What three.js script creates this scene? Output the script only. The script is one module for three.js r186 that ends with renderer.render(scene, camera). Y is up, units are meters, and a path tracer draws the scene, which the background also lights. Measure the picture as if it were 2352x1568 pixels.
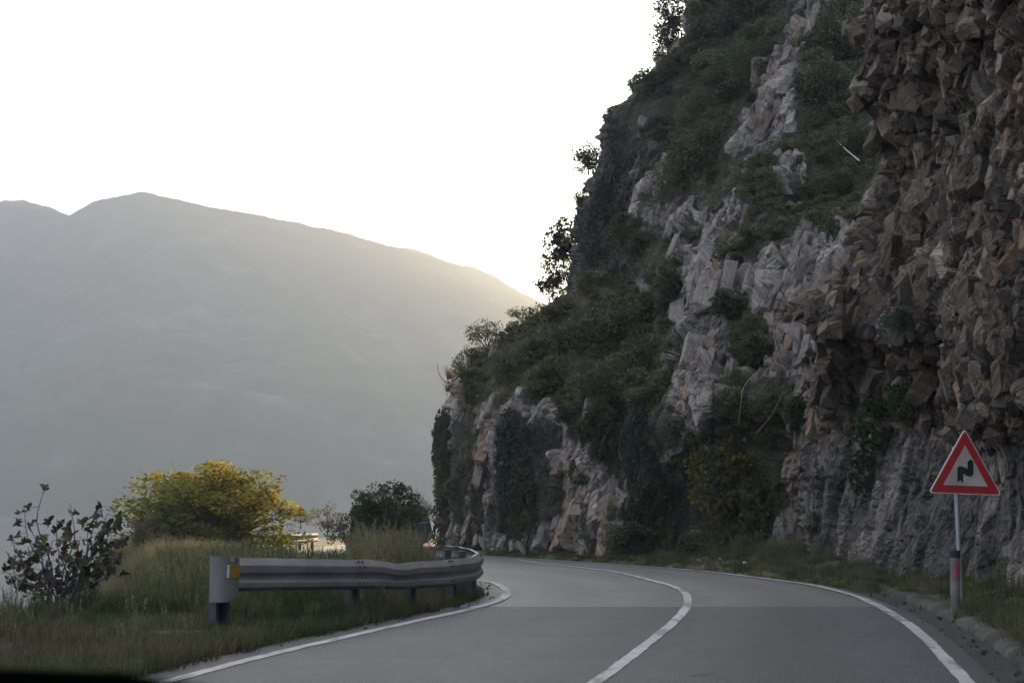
import * as THREE from 'three';
import { mergeGeometries } from 'three/addons/utils/BufferGeometryUtils.js';
import { ConvexGeometry } from 'three/addons/geometries/ConvexGeometry.js';
import { RoundedBoxGeometry } from 'three/addons/geometries/RoundedBoxGeometry.js';

// ------------------------------------------------------------------ camera, sky, sun, exposure
const scene = new THREE.Scene();
const F = 2900, CX = 1176, CY = 784, PITCH = Math.atan(356 / F), EYE = 1.5;      // lens in units of a 2352 x 1568 frame
const camera = new THREE.PerspectiveCamera(2 * Math.atan(784 / F) * 180 / Math.PI, 1024 / 682, 0.05, 9000);
camera.position.set(0, EYE, 0);
camera.rotation.set(PITCH, 0, 0);
camera.focus = 24;
camera.userData.fStop = 4.6;
const renderer = new THREE.WebGLRenderer({ antialias: true });
renderer.toneMapping = THREE.LinearToneMapping;
renderer.toneMappingExposure = 6.4;
renderer.shadowMap.enabled = true;
const SUN_AZ = 6.5 * Math.PI / 180, SUN_EL = 8.0 * Math.PI / 180;
const SUN = new THREE.Vector3(Math.sin(SUN_AZ) * Math.cos(SUN_EL), Math.sin(SUN_EL), -Math.cos(SUN_AZ) * Math.cos(SUN_EL));
{
  // an evening sky: blue and dim opposite the sun, white with haze around it
  const W = 512, H = 256, data = new Float32Array(W * H * 4), v = new THREE.Vector3();
  for (let r = 0; r < H; r++) for (let c = 0; c < W; c++) {
    const up = ((r + 0.5) / H - 0.5) * Math.PI, az = ((c + 0.5) / W - 0.5) * 2 * Math.PI;
    v.set(Math.cos(az) * Math.cos(up), Math.sin(up), Math.sin(az) * Math.cos(up));
    const cs = v.dot(SUN), ang = Math.acos(Math.max(-1, Math.min(1, cs))) * 180 / Math.PI;
    const e = Math.max(0, v.y), hor = Math.exp(-e * 3.2);
    const g1 = Math.exp(-ang / 11), g2 = Math.exp(-ang / 36), k = (r * W + c) * 4;
    let R = 0.080 + 0.10 * hor + 0.31 * g2 + 1.5 * g1, G = 0.100 + 0.105 * hor + 0.312 * g2 + 1.34 * g1, B = 0.140 + 0.115 * hor + 0.32 * g2 + 1.0 * g1;
    if (v.y < 0) { const t = Math.exp(v.y * 8); R = 0.04 + 0.1 * t; G = 0.043 + 0.1 * t; B = 0.045 + 0.1 * t; }
    data[k] = R; data[k + 1] = G; data[k + 2] = B; data[k + 3] = 1;
  }
  const sky = new THREE.DataTexture(data, W, H, THREE.RGBAFormat, THREE.FloatType);
  sky.mapping = THREE.EquirectangularReflectionMapping; sky.magFilter = THREE.LinearFilter; sky.minFilter = THREE.LinearFilter; sky.needsUpdate = true;
  scene.background = sky; scene.environment = sky;
}
const sun = new THREE.DirectionalLight(new THREE.Color(1.0, 0.73, 0.38), 5);
sun.position.copy(SUN).multiplyScalar(400).add(new THREE.Vector3(0, 0, -40));
sun.target.position.set(0, 0, -40);
sun.castShadow = true; sun.shadow.mapSize.set(4096, 4096);
Object.assign(sun.shadow.camera, { left: -60, right: 60, top: 60, bottom: -60, near: 1, far: 900 });
scene.add(sun, sun.target);
scene.fog = new THREE.FogExp2(new THREE.Color(0.88, 0.94, 1.0), 0.00049);

// ------------------------------------------------------------------ small tools
function rng(seed) { let a = seed >>> 0; return () => { a = (a + 0x6D2B79F5) | 0; let t = Math.imul(a ^ (a >>> 15), 1 | a); t = (t + Math.imul(t ^ (t >>> 7), 61 | t)) ^ t; return ((t ^ (t >>> 14)) >>> 0) / 4294967296; }; }
const clamp = (x, a, b) => Math.max(a, Math.min(b, x)), lerp = (a, b, t) => a + (b - a) * t;
const sstep = (a, b, x) => { const t = clamp((x - a) / (b - a), 0, 1); return t * t * (3 - 2 * t); };
const V = (x, y, z) => new THREE.Vector3(x, y, z);
const C = (r, g, b) => new THREE.Color().setRGB(r, g, b);
function hash3(x, y, z, s) { let h = Math.imul(x, 374761393) ^ Math.imul(y, 668265263) ^ Math.imul(z, 2147483647 - 1640531) ^ Math.imul(s, 1274126177); h = Math.imul(h ^ (h >>> 13), 1274126177); h ^= h >>> 16; h = Math.imul(h, 2246822519); h ^= h >>> 13; return (h >>> 0) / 4294967296; }
function vnoise(x, y, z, s = 0) {                       // -1 .. 1
  const X = Math.floor(x), Y = Math.floor(y), Z = Math.floor(z); let fx = x - X, fy = y - Y, fz = z - Z;
  fx = fx * fx * fx * (fx * (fx * 6 - 15) + 10); fy = fy * fy * fy * (fy * (fy * 6 - 15) + 10); fz = fz * fz * fz * (fz * (fz * 6 - 15) + 10);
  const c = (i, j, k) => hash3(X + i, Y + j, Z + k, s);
  const a = lerp(lerp(c(0, 0, 0), c(1, 0, 0), fx), lerp(c(0, 1, 0), c(1, 1, 0), fx), fy), b = lerp(lerp(c(0, 0, 1), c(1, 0, 1), fx), lerp(c(0, 1, 1), c(1, 1, 1), fx), fy);
  return lerp(a, b, fz) * 2 - 1;
}
function fbm(x, y, z, o, s = 0) { let a = 1, f = 1, r = 0, n = 0; for (let i = 0; i < o; i++) { r += a * vnoise(x * f, y * f, z * f, s + i * 17); n += a; a *= 0.5; f *= 2.03; } return r / n; }
const facetOut = { v: 0, crack: 0, id: 0 };
function facet(x, y, z, s) {                             // tilted planes on irregular cells, joined by short bevels: broken rock
  const X = Math.floor(x), Y = Math.floor(y), Z = Math.floor(z); let f1 = 9, f2 = 9, sw = 0, sv = 0, st = 0;
  for (let i = -1; i < 2; i++) for (let j = -1; j < 2; j++) for (let k = -1; k < 2; k++) {
    const qx = X + i, qy = Y + j, qz = Z + k, sx = qx + hash3(qx, qy, qz, s), sy = qy + hash3(qx, qy, qz, s + 1), sz = qz + hash3(qx, qy, qz, s + 2);
    const d = Math.sqrt((sx - x) ** 2 + (sy - y) ** 2 + (sz - z) ** 2); if (d > 1.3) continue;
    const w = Math.exp(-34 * d), h = hash3(qx, qy, qz, s + 3), gx = hash3(qx, qy, qz, s + 4) - 0.5, gy = hash3(qx, qy, qz, s + 5) - 0.5, gz = hash3(qx, qy, qz, s + 6) - 0.5;
    sw += w; sv += w * (0.75 * (h - 0.5) + 1.7 * ((x - sx) * gx + (y - sy) * gy + (z - sz) * gz)); st += w * h;
    if (d < f1) { f2 = f1; f1 = d; } else if (d < f2) f2 = d;
  }
  facetOut.v = sv / (sw || 1); facetOut.crack = 1 - sstep(0, 0.12, f2 - f1); facetOut.id = st / (sw || 1); return facetOut;
}
// a point of the place seen at (x, y) of the 2352 x 1568 frame and d metres away along the view's ground direction
const ct = Math.cos(PITCH), st = Math.sin(PITCH);
function at(x, y, d) { const cx = (x - CX) / F, cy = (CY - y) / F, s = d / (ct - cy * st); return V(cx * s, EYE + (cy * ct + st) * s, -d); }
const roadY = (d) => -0.02 * Math.max(0, Math.min(d, 54) - 22);
function onRoad(x, y) { let d = 20; for (let i = 0; i < 40; i++) { const p = at(x, y, d), k = (EYE - p.y) / d; d = lerp(d, (EYE - roadY(d)) / k, 0.6); } const p = at(x, y, d); return [p.x, d]; }

const used = {};
function numbered(name) { const n = used[name] = (used[name] ?? -1) + 1; return n ? name + '_' + String(n).padStart(3, '0') : name; }
function tag(o, label, category, group, kind) { o.userData.label = label; o.userData.category = category; if (group) o.userData.group = group; if (kind) o.userData.kind = kind; return o; }
function thing(name, label, category, pos, turn = 0, group) { const g = new THREE.Group(); g.name = numbered(name); if (pos) g.position.copy(pos); g.rotation.y = turn; scene.add(g); return tag(g, label, category, group); }
function part(name, geo, mat, parent) { const m = new THREE.Mesh(geo, mat); m.name = name; m.castShadow = m.receiveShadow = true; parent.add(m); return m; }
function top(name, geo, mat, label, category, kind, group) { const m = part(numbered(name), geo, mat, scene); return tag(m, label, category, group, kind); }
const moved = (g, x, y, z, rx = 0, ry = 0, rz = 0) => g.applyMatrix4(new THREE.Matrix4().makeRotationFromEuler(new THREE.Euler(rx, ry, rz))).translate(x, y, z);

class Soup {                                              // collects flat coloured triangles and builds one geometry
  constructor() { this.p = []; this.c = []; this.i = []; }
  vert(x, y, z, c) { this.p.push(x, y, z); this.c.push(c[0], c[1], c[2]); return this.p.length / 3 - 1; }
  leaf(px, py, pz, dx, dy, dz, sx, sy, sz, len, wid, c, fold = 0.25) {
    const nx = dy * sz - dz * sy, ny = dz * sx - dx * sz, nz = dx * sy - dy * sx, m = len * 0.45, f = wid * fold;
    const a = this.vert(px, py, pz, c), b = this.vert(px + dx * len, py + dy * len, pz + dz * len, c);
    const l = this.vert(px + dx * m + sx * wid + nx * f, py + dy * m + sy * wid + ny * f, pz + dz * m + sz * wid + nz * f, c), r = this.vert(px + dx * m - sx * wid + nx * f, py + dy * m - sy * wid + ny * f, pz + dz * m - sz * wid + nz * f, c);
    this.i.push(a, l, b, a, b, r);
  }
  stick(a, b, ra, rb, c, n = 5) {
    const d = b.clone().sub(a), l = d.length(); if (l < 1e-5) return; d.divideScalar(l);
    const u = V(Math.abs(d.y) > 0.9 ? 1 : 0, Math.abs(d.y) > 0.9 ? 0 : 1, 0).cross(d).normalize(), w = d.clone().cross(u), s = this.p.length / 3;
    for (let k = 0; k < n; k++) { const t = k / n * Math.PI * 2, cu = Math.cos(t), sw = Math.sin(t); for (const [q, r] of [[a, ra], [b, rb]]) this.vert(q.x + (u.x * cu + w.x * sw) * r, q.y + (u.y * cu + w.y * sw) * r, q.z + (u.z * cu + w.z * sw) * r, c); }
    for (let k = 0; k < n; k++) { const i = s + 2 * k, j = s + 2 * ((k + 1) % n); this.i.push(i, i + 1, j + 1, i, j + 1, j); }
  }
  blade(px, py, pz, az, lean, h, w, c, bend = 0.5) {
    const cx = Math.cos(az), sz = Math.sin(az); let base = -1;
    for (let k = 0; k <= 2; k++) { const t = k / 2.0, o = lean * h * t * (1 - bend + bend * t), y = h * t * (1 - 0.25 * lean * t), ww = w * (1 - t * 0.95) / 2, i = this.vert(px + cx * o - sz * ww, py + y, pz + sz * o + cx * ww, c); this.vert(px + cx * o + sz * ww, py + y, pz + sz * o - cx * ww, c); if (k) this.i.push(base, base + 1, i + 1, base, i + 1, i); base = i; }
  }
  build() { const g = new THREE.BufferGeometry(); g.setAttribute('position', new THREE.Float32BufferAttribute(this.p, 3)); g.setAttribute('color', new THREE.Float32BufferAttribute(this.c, 3)); g.setIndex(this.i); return g; }
}

// ------------------------------------------------------------------ textures
function tileNoise(n, period, oct, seed, ridged = false, sx = 1) {       // seamless fractal noise 0..1
  const out = new Float32Array(n * n); let lo = 9, hi = -9;
  for (let y = 0; y < n; y++) for (let x = 0; x < n; x++) {
    let a = 1, r = 0, p = period;
    for (let o = 0; o < oct; o++) {
      const P = Math.round(p * sx), Q = p, u = x / n * P, v = y / n * Q, X = Math.floor(u), Y = Math.floor(v); let fx = u - X, fy = v - Y; fx = fx * fx * (3 - 2 * fx); fy = fy * fy * (3 - 2 * fy);
      const c = (i, j) => hash3((X + i) % P, (Y + j) % Q, o, seed), w = lerp(lerp(c(0, 0), c(1, 0), fx), lerp(c(0, 1), c(1, 1), fx), fy);
      r += a * (ridged ? 1 - Math.abs(w * 2 - 1) : w); a *= 0.55; p *= 2;
    }
    out[y * n + x] = r; lo = Math.min(lo, r); hi = Math.max(hi, r);
  }
  for (let i = 0; i < out.length; i++) out[i] = (out[i] - lo) / (hi - lo);
  return out;
}
function tex(n, f, srgb = false) {
  const d = new Uint8Array(n * n * 4);
  for (let i = 0; i < n * n; i++) { const c = f(i); d[i * 4] = clamp(c[0] * 255, 0, 255); d[i * 4 + 1] = clamp(c[1] * 255, 0, 255); d[i * 4 + 2] = clamp(c[2] * 255, 0, 255); d[i * 4 + 3] = 255; }
  const t = new THREE.DataTexture(d, n, n); t.wrapS = t.wrapT = THREE.RepeatWrapping; t.magFilter = THREE.LinearFilter; t.minFilter = THREE.LinearMipmapLinearFilter; t.generateMipmaps = true; if (srgb) t.colorSpace = THREE.SRGBColorSpace; t.needsUpdate = true; return t;
}
const nRock = tileNoise(512, 5, 7, 11, true), nRock2 = tileNoise(512, 4, 8, 12), nFine = tileNoise(512, 40, 4, 13), nMid = tileNoise(512, 6, 6, 14), nGrit = tileNoise(512, 113, 2, 19);
function tileCracks(n, cells, seed, sx = 1) {              // seamless net of cracks between irregular plates, 1 in the crack
  const out = new Float32Array(n * n), P = cells, Q = Math.round(cells * sx);
  for (let y = 0; y < n; y++) for (let x = 0; x < n; x++) { const wx = 0.35 * (nMid[y * n + x] - 0.5), u = x / n * P + wx * 2, v = y / n * Q + wx, X = Math.floor(u), Y = Math.floor(v); let f1 = 9, f2 = 9; for (let i = -1; i < 2; i++) for (let j = -1; j < 2; j++) { const a = ((X + i) % P + P) % P, b = ((Y + j) % Q + Q) % Q, d = Math.hypot(X + i + hash3(a, b, 1, seed) - u, Y + j + hash3(a, b, 2, seed) - v); if (d < f1) { f2 = f1; f1 = d; } else if (d < f2) f2 = d; } out[y * n + x] = 1 - sstep(0.02, 0.16, f2 - f1); }
  return out;
}
const crackA = tileCracks(512, 9, 3, 0.6), crackB = tileCracks(512, 26, 4, 0.6);
const rockTone = tex(512, (i) => { const v = 0.66 + 0.30 * (nRock2[i] - 0.5) * 2 + 0.22 * (nRock[i] - 0.5) + 0.22 * (nFine[i] - 0.5) - 0.16 * crackA[i] - 0.08 * crackB[i]; return [v * 1.0, v * 0.985, v * 0.965]; });
const rockBump = tex(512, (i) => { const v = 0.40 + 0.25 * nRock[i] + 0.25 * nRock2[i] + 0.12 * nFine[i] - 0.30 * crackA[i] - 0.12 * crackB[i]; return [v, v, v]; });
const roadTone = tex(512, (i) => { const v = 0.70 + 0.55 * (nGrit[i] - 0.5) + 0.26 * (nMid[i] - 0.5); return [v, v, v]; });
const roadBump = tex(512, (i) => { const v = nGrit[i]; return [v, v, v]; });
const metalTone = tex(512, (i) => { const v = 0.72 + 0.35 * (nMid[i] - 0.5) + 0.2 * (nRock2[i] - 0.5); return [v, v * 0.985, v * 0.96]; });
const soilTone = tex(512, (i) => { const v = 0.6 + 0.5 * (nRock2[i] - 0.5) + 0.4 * (nFine[i] - 0.5); return [v, v * (0.96 + 0.1 * nMid[i]), v * 0.9]; });
const seaBump = tex(512, (i) => { const v = 0.6 * nRock[i] + 0.4 * nMid[i]; return [v, v, v]; });
const rep = (t, x, y) => { const c = t.clone(); c.repeat.set(x, y ?? x); c.needsUpdate = true; return c; };

// ------------------------------------------------------------------ materials
const std = (o) => new THREE.MeshStandardMaterial(o);
const leafy = (t, extra = {}) => new THREE.MeshPhysicalMaterial({ vertexColors: true, roughness: 0.75, transmission: t, thickness: 0, specularIntensity: 0.35, side: THREE.DoubleSide, ...extra });
const M = {
  rock: std({ vertexColors: true, map: rockTone, bumpMap: rockBump, bumpScale: 0.13, roughness: 0.93 }),
  block: std({ vertexColors: true, map: rockTone, bumpMap: rockBump, bumpScale: 0.075, roughness: 0.93, flatShading: true }),
  soil: std({ vertexColors: true, map: soilTone, bumpMap: soilTone, bumpScale: 0.06, roughness: 0.97 }),
  hill: std({ vertexColors: true, roughness: 1 }),
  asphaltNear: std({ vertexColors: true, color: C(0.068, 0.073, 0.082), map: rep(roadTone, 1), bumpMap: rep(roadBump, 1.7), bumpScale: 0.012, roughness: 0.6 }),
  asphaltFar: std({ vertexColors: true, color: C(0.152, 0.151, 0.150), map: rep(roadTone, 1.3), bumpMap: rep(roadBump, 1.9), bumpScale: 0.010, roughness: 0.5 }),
  gutter: std({ color: C(0.055, 0.055, 0.058), map: rep(roadTone, 1.5), bumpMap: rep(roadBump, 1.1), bumpScale: 0.02, roughness: 0.85 }),
  paint: std({ vertexColors: true, map: rep(roadTone, 2.3), bumpMap: rep(roadBump, 2), bumpScale: 0.006, roughness: 0.6 }),
  concrete: std({ vertexColors: true, map: rep(soilTone, 1.2), bumpMap: rep(rockBump, 1.5), bumpScale: 0.02, roughness: 0.95 }),
  steel: std({ color: C(0.235, 0.24, 0.24), map: rep(metalTone, 0.6), roughness: 0.6, metalness: 0.25 }),
  post: std({ color: C(0.10, 0.105, 0.125), map: rep(metalTone, 1), roughness: 0.6, metalness: 0.4 }),
  dark: std({ color: C(0.02, 0.02, 0.022), roughness: 0.7 }),
  leaf: leafy(0.42), glow: leafy(0.6), grass: leafy(0.45), bark: std({ vertexColors: true, roughness: 0.95 }),
  dull: std({ color: C(0.22, 0.22, 0.22), roughness: 0.85 }),
  white: std({ color: C(0.58, 0.54, 0.48), map: rep(metalTone, 1), roughness: 0.55 }),
  red: std({ color: C(0.36, 0.018, 0.022), roughness: 0.45 }), black: std({ color: C(0.012, 0.014, 0.017), roughness: 0.5 }),
  galv: std({ color: C(0.30, 0.315, 0.33), roughness: 0.5, metalness: 0.5 }),
  yellow: std({ color: C(0.62, 0.43, 0.03), roughness: 0.6 }),
};

// ------------------------------------------------------------------ road
function curve(pts) { return new THREE.CatmullRomCurve3(pts.map(([x, d]) => V(x, 0, -d)), false, 'centripetal'); }
const px = (list) => list.map(([x, y]) => onRoad(x, y));
const leftLine = [[-5.3, 2.0], [-4.2, 6.0], ...px([[380, 1568], [600, 1510], [900, 1440], [1090, 1397], [1150, 1378], [1163, 1362], [1150, 1347], [1105, 1335]]), [-2.0, 25.4], [-4.4, 29.6], [-6.4, 34], [-7.9, 39], [-8.6, 45], [-8.4, 52], [-6.6, 59], [-3.0, 65], [2, 69]];
const midLine = [[-1.9, 2.0], [-0.6, 6.0], ...px([[1370, 1568], [1487, 1480], [1558, 1420], [1580, 1385], [1566, 1357], [1500, 1335], [1400, 1312], [1250, 1295], [1150, 1283]]), [-2.4, 40.5], [-4.6, 44.5], [-5.3, 49], [-4.6, 55], [-2.2, 60.5], [2.2, 64.5]];
const rightLine = [[1.7, 2.0], [2.7, 6.0], ...px([[2222, 1568], [2080, 1430], [1950, 1365], [1800, 1335], [1580, 1309], [1300, 1289], [1120, 1277]]), [-2.0, 43.5], [-2.9, 48], [-2.4, 53.5], [-0.6, 57.5], [2.6, 60.5]];
const CL = curve(leftLine), CM = curve(midLine), CR = curve(rightLine);
function samples(c, n) { const out = []; for (let i = 0; i <= n; i++) out.push(c.getPoint(i / n)); return out; }
const SL = samples(CL, 400), SM = samples(CM, 400), SR = samples(CR, 400);
function sheet2(rows, lift, uvScale = 1) {               // rows of points -> strip lying lift above the road
  const p = [], uv = [], idx = [], w = rows[0].length;
  rows.forEach((r) => r.forEach((q) => { p.push(q.x, roadY(-q.z) + lift + (q.y || 0), q.z); uv.push(q.x * uvScale, q.z * uvScale); }));
  for (let i = 0; i + 1 < rows.length; i++) for (let j = 0; j + 1 < w; j++) { const a = i * w + j, b = a + 1, c = a + w, d = c + 1; idx.push(a, b, d, a, d, c); }
  const g = new THREE.BufferGeometry(); g.setAttribute('position', new THREE.Float32BufferAttribute(p, 3)); g.setAttribute('uv', new THREE.Float32BufferAttribute(uv, 2)); g.setIndex(idx); g.computeVertexNormals(); return g;
}
function side(s, i) { const a = s[Math.max(0, i - 1)], b = s[Math.min(s.length - 1, i + 1)]; const t = b.clone().sub(a).setY(0).normalize(); return V(-t.z, 0, t.x); }   // to the right of travel
function nearest(s, p) { let b = 1e9, k = 0; for (let i = 0; i < s.length; i++) { const d = (s[i].x - p.x) ** 2 + (s[i].z - p.z) ** 2; if (d < b) { b = d; k = i; } } return k; }
{
  // the strip follows the middle line; its edges are the nearest points of the outer lines, widened beyond the paint
  const near = [], far = [];
  const N = 300, L2 = samples(CL, N), R2 = samples(CR, N);
  for (let i = 0; i <= N; i++) {
    const l = L2[i].clone().addScaledVector(side(L2, i), -0.34), r = R2[i].clone().addScaledVector(side(R2, i), 0.22), row = [];
    for (let k = 0; k <= 44; k++) row.push(l.clone().lerp(r, k / 44));
    far.push(row);
  }
  const worn = (g, w) => {                                 // polished wheel tracks, patches and oil along the lanes
    const p = g.attributes.position, c = new Float32Array(p.count * 3);
    for (let k = 0; k < p.count; k++) { const u = (k % w) / (w - 1), x = p.getX(k), z = p.getZ(k), lane = (u * 2) % 1, tr = Math.exp(-(((lane - 0.24) / 0.1) ** 2)) + Math.exp(-(((lane - 0.76) / 0.1) ** 2)), oil = Math.exp(-(((lane - 0.5) / 0.09) ** 2)); const v = 0.90 + 0.20 * tr - 0.16 * oil * (0.6 + 0.6 * vnoise(x, 2, z * 0.3, 3)) + 0.22 * fbm(x * 0.5, 1, z * 0.35, 5, 33) - 0.2 * sstep(0.03, 0.0, Math.min(u, 1 - u)); c.set([v, v, v], k * 3); }
    g.setAttribute('color', new THREE.BufferAttribute(c, 3)); return g;
  };
  const whole = worn(sheet2(far, 0, 0.55), 45);
  // two layings of asphalt meet at a seam that runs straight across the carriageway
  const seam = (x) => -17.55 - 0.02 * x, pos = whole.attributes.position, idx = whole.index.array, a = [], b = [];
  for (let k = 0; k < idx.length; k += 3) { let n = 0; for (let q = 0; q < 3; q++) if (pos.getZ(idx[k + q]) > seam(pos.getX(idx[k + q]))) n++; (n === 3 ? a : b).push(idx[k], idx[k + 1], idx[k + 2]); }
  void near;
  const road = new THREE.Group(); road.name = 'road'; scene.add(road); tag(road, 'two-lane asphalt road bending left round the foot of the cliff', 'road', null, 'structure');
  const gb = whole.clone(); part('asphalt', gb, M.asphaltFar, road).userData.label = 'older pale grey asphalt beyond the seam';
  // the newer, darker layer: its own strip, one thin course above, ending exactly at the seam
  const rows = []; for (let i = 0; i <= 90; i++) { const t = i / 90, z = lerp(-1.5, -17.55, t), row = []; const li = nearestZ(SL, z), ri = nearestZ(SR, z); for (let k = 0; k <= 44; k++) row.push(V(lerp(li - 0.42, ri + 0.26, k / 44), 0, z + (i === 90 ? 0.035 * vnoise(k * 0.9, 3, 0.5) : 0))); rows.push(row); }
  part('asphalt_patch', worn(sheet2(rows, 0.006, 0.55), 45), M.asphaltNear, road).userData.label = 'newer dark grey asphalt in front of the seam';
}
{
  const road = scene.getObjectByName('road'), r = rng(29);
  for (let k = 0; k < 9; k++) { let q = V(lerp(-1.2, 4.2, r()), 0, -(8.5 + 8 * r())), a = 6.28 * r(); const rows = []; for (let i = 0; i < 26; i++) { const n = V(Math.cos(a + 1.57), 0, Math.sin(a + 1.57)), w = 0.006 * (0.3 + r()); rows.push([q.clone().addScaledVector(n, -w), q.clone().addScaledVector(n, w)]); a += 0.7 * (r() - 0.5); q = q.clone().add(V(Math.cos(a) * 0.07, 0, Math.sin(a) * 0.07)); } part('crack', sheet2(rows, 0.0085), M.dark, road); }
}
function nearestZ(s, z) { for (let i = 0; i + 1 < s.length; i++) if ((s[i].z - z) * (s[i + 1].z - z) <= 0) return lerp(s[i].x, s[i + 1].x, (s[i].z - z) / (s[i].z - s[i + 1].z || 1)); return s[0].x; }
{
  const stripe = (name, s, off, w, i0, i1, label) => {
    const rows = [], r = rng(name.length * 7 + off * 100);
    for (let i = i0; i <= i1; i++) { const n = side(s, i), row = []; for (let k = 0; k <= 8; k++) row.push(s[i].clone().addScaledVector(n, off + (k / 8 - 0.5) * w * (1 + 0.06 * vnoise(i * 0.31, k, 2)) + 0.008 * vnoise(i * 0.9, 1, k))); rows.push(row); }
    const g = sheet2(rows, 0.012, 0.8), n = g.attributes.position.count, c = new Float32Array(n * 3);
    for (let k = 0; k < n; k++) { const x = g.attributes.position.getX(k), z = g.attributes.position.getZ(k), chip = sstep(0.18, 0.34, fbm(x * 7, 0, z * 2.5, 4, 15) + 0.25 * fbm(x * 0.8, 1, z * 0.8, 3, 16)), v = lerp(0.58 + 0.16 * fbm(x * 1.3, 0, z * 1.3, 4, 5) - 0.05 * r(), 0.2, 0.75 * chip); c.set([v, v, v * 0.985], k * 3); }
    g.setAttribute('color', new THREE.BufferAttribute(c, 3));
    return top(name, g, M.paint, label, 'road marking', 'structure');
  };
  stripe('road_line', SL, 0, 0.135, 10, 330, 'white edge line curling round the inside of the bend beside the crash barrier');
  stripe('road_line', SM, 0, 0.12, 10, 330, 'white line down the middle of the road');
  stripe('road_line', SR, 0, 0.125, 10, 330, 'white edge line along the foot of the cliff');
}

// ------------------------------------------------------------------ ground: verges, bank and the drop to the sea
const inRoad = (x, z) => { const i = nearest(SM, { x, z }); const l = nearest(SL, { x, z }), r = nearest(SR, { x, z }); const dl = (x - SL[l].x) * side(SL, l).x + (z - SL[l].z) * side(SL, l).z, dr = (x - SR[r].x) * side(SR, r).x + (z - SR[r].z) * side(SR, r).z; void i; return [dl, dr]; };   // + is right of the line
const shoreX = (d) => d < 16.4 ? lerp(-8.4, -4.75, sstep(13.2, 16.4, d)) : d < 44 ? -0.29 * d : d < 62 ? lerp(-12.8, -8.6, (d - 44) / 18) : lerp(-8.6, 12, sstep(62, 84, d));
function groundY(x, d) {
  const [dl, dr] = inRoad(x, -d), base = roadY(d); let y = base;
  const n = 0.10 * fbm(x * 0.7, 0, d * 0.7, 4, 3);
  if (dr > 0.2 && dl > 0) y = base - 0.05 + 0.14 * sstep(d < 21 ? 0.72 : 0.28, d < 21 ? 0.92 : 0.7, dr) + 0.30 * sstep(0.9, 2.6, dr) + n * sstep(0.9, 1.6, dr);
  else if (dl < -0.3) y = base + n * sstep(0.4, 1.4, -dl) + 0.16 * sstep(0.5, 2.5, -dl) * (d > 15 ? 1 : 0.3);
  else y = base - 0.03; 
  const e = shoreX(d) + 0.7 * vnoise(d * 0.25, 0, 0, 8);
  if (x < e) { const t = e - x; y -= 0.95 * t * sstep(-0.3, 1.0, t) + 0.2 * t * sstep(2, 12, t); y += 0.35 * fbm(x * 0.4, 1, d * 0.4, 4, 9) * sstep(0, 3, t); }
  return Math.max(y, -16);
}
{
  const xs = [], zs = []; for (let x = -46; x < -14; x += 1.2) xs.push(x); for (let x = -14; x <= 12; x += 0.17) xs.push(x); for (let x = 12.5; x < 60; x += 4) xs.push(x);
  for (let d = -30; d < 6; d += 1.5) zs.push(d); for (let d = 6; d < 40; d += 0.2) zs.push(d); for (let d = 40; d < 70; d += 0.6) zs.push(d); for (let d = 70; d < 140; d += 3) zs.push(d);
  const p = [], uv = [], col = [], idx = [], w = xs.length;
  for (const d of zs) for (const x of xs) {
    p.push(x, groundY(x, d) - 0.004, -d); uv.push(x * 0.7, d * 0.7);
    const n = fbm(x * 0.9, 2, d * 0.9, 4, 21) * 0.5 + 0.5, m = fbm(x * 0.25, 5, d * 0.25, 3, 22) * 0.5 + 0.5;
    const a = [lerp(0.10, 0.20, n), lerp(0.085, 0.165, n), lerp(0.055, 0.12, n)], g = [0.055, 0.075, 0.028];
    const k = sstep(0.35, 0.6, m); col.push(lerp(a[0], g[0], k), lerp(a[1], g[1], k), lerp(a[2], g[2], k));
  }
  for (let i = 0; i + 1 < zs.length; i++) for (let j = 0; j + 1 < w; j++) { const a = i * w + j, b = a + 1, c = a + w, d = c + 1; idx.push(a, d, b, a, c, d); }
  const g = new THREE.BufferGeometry(); g.setAttribute('position', new THREE.Float32BufferAttribute(p, 3)); g.setAttribute('uv', new THREE.Float32BufferAttribute(uv, 2)); g.setAttribute('color', new THREE.Float32BufferAttribute(col, 3)); g.setIndex(idx.map((v, k) => (k % 3 === 1 ? idx[k + 1] : k % 3 === 2 ? idx[k - 1] : v))); g.computeVertexNormals();
  top('ground', g, M.soil, 'earth verges and bank on both sides of the road', 'ground', 'structure');
}
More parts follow.
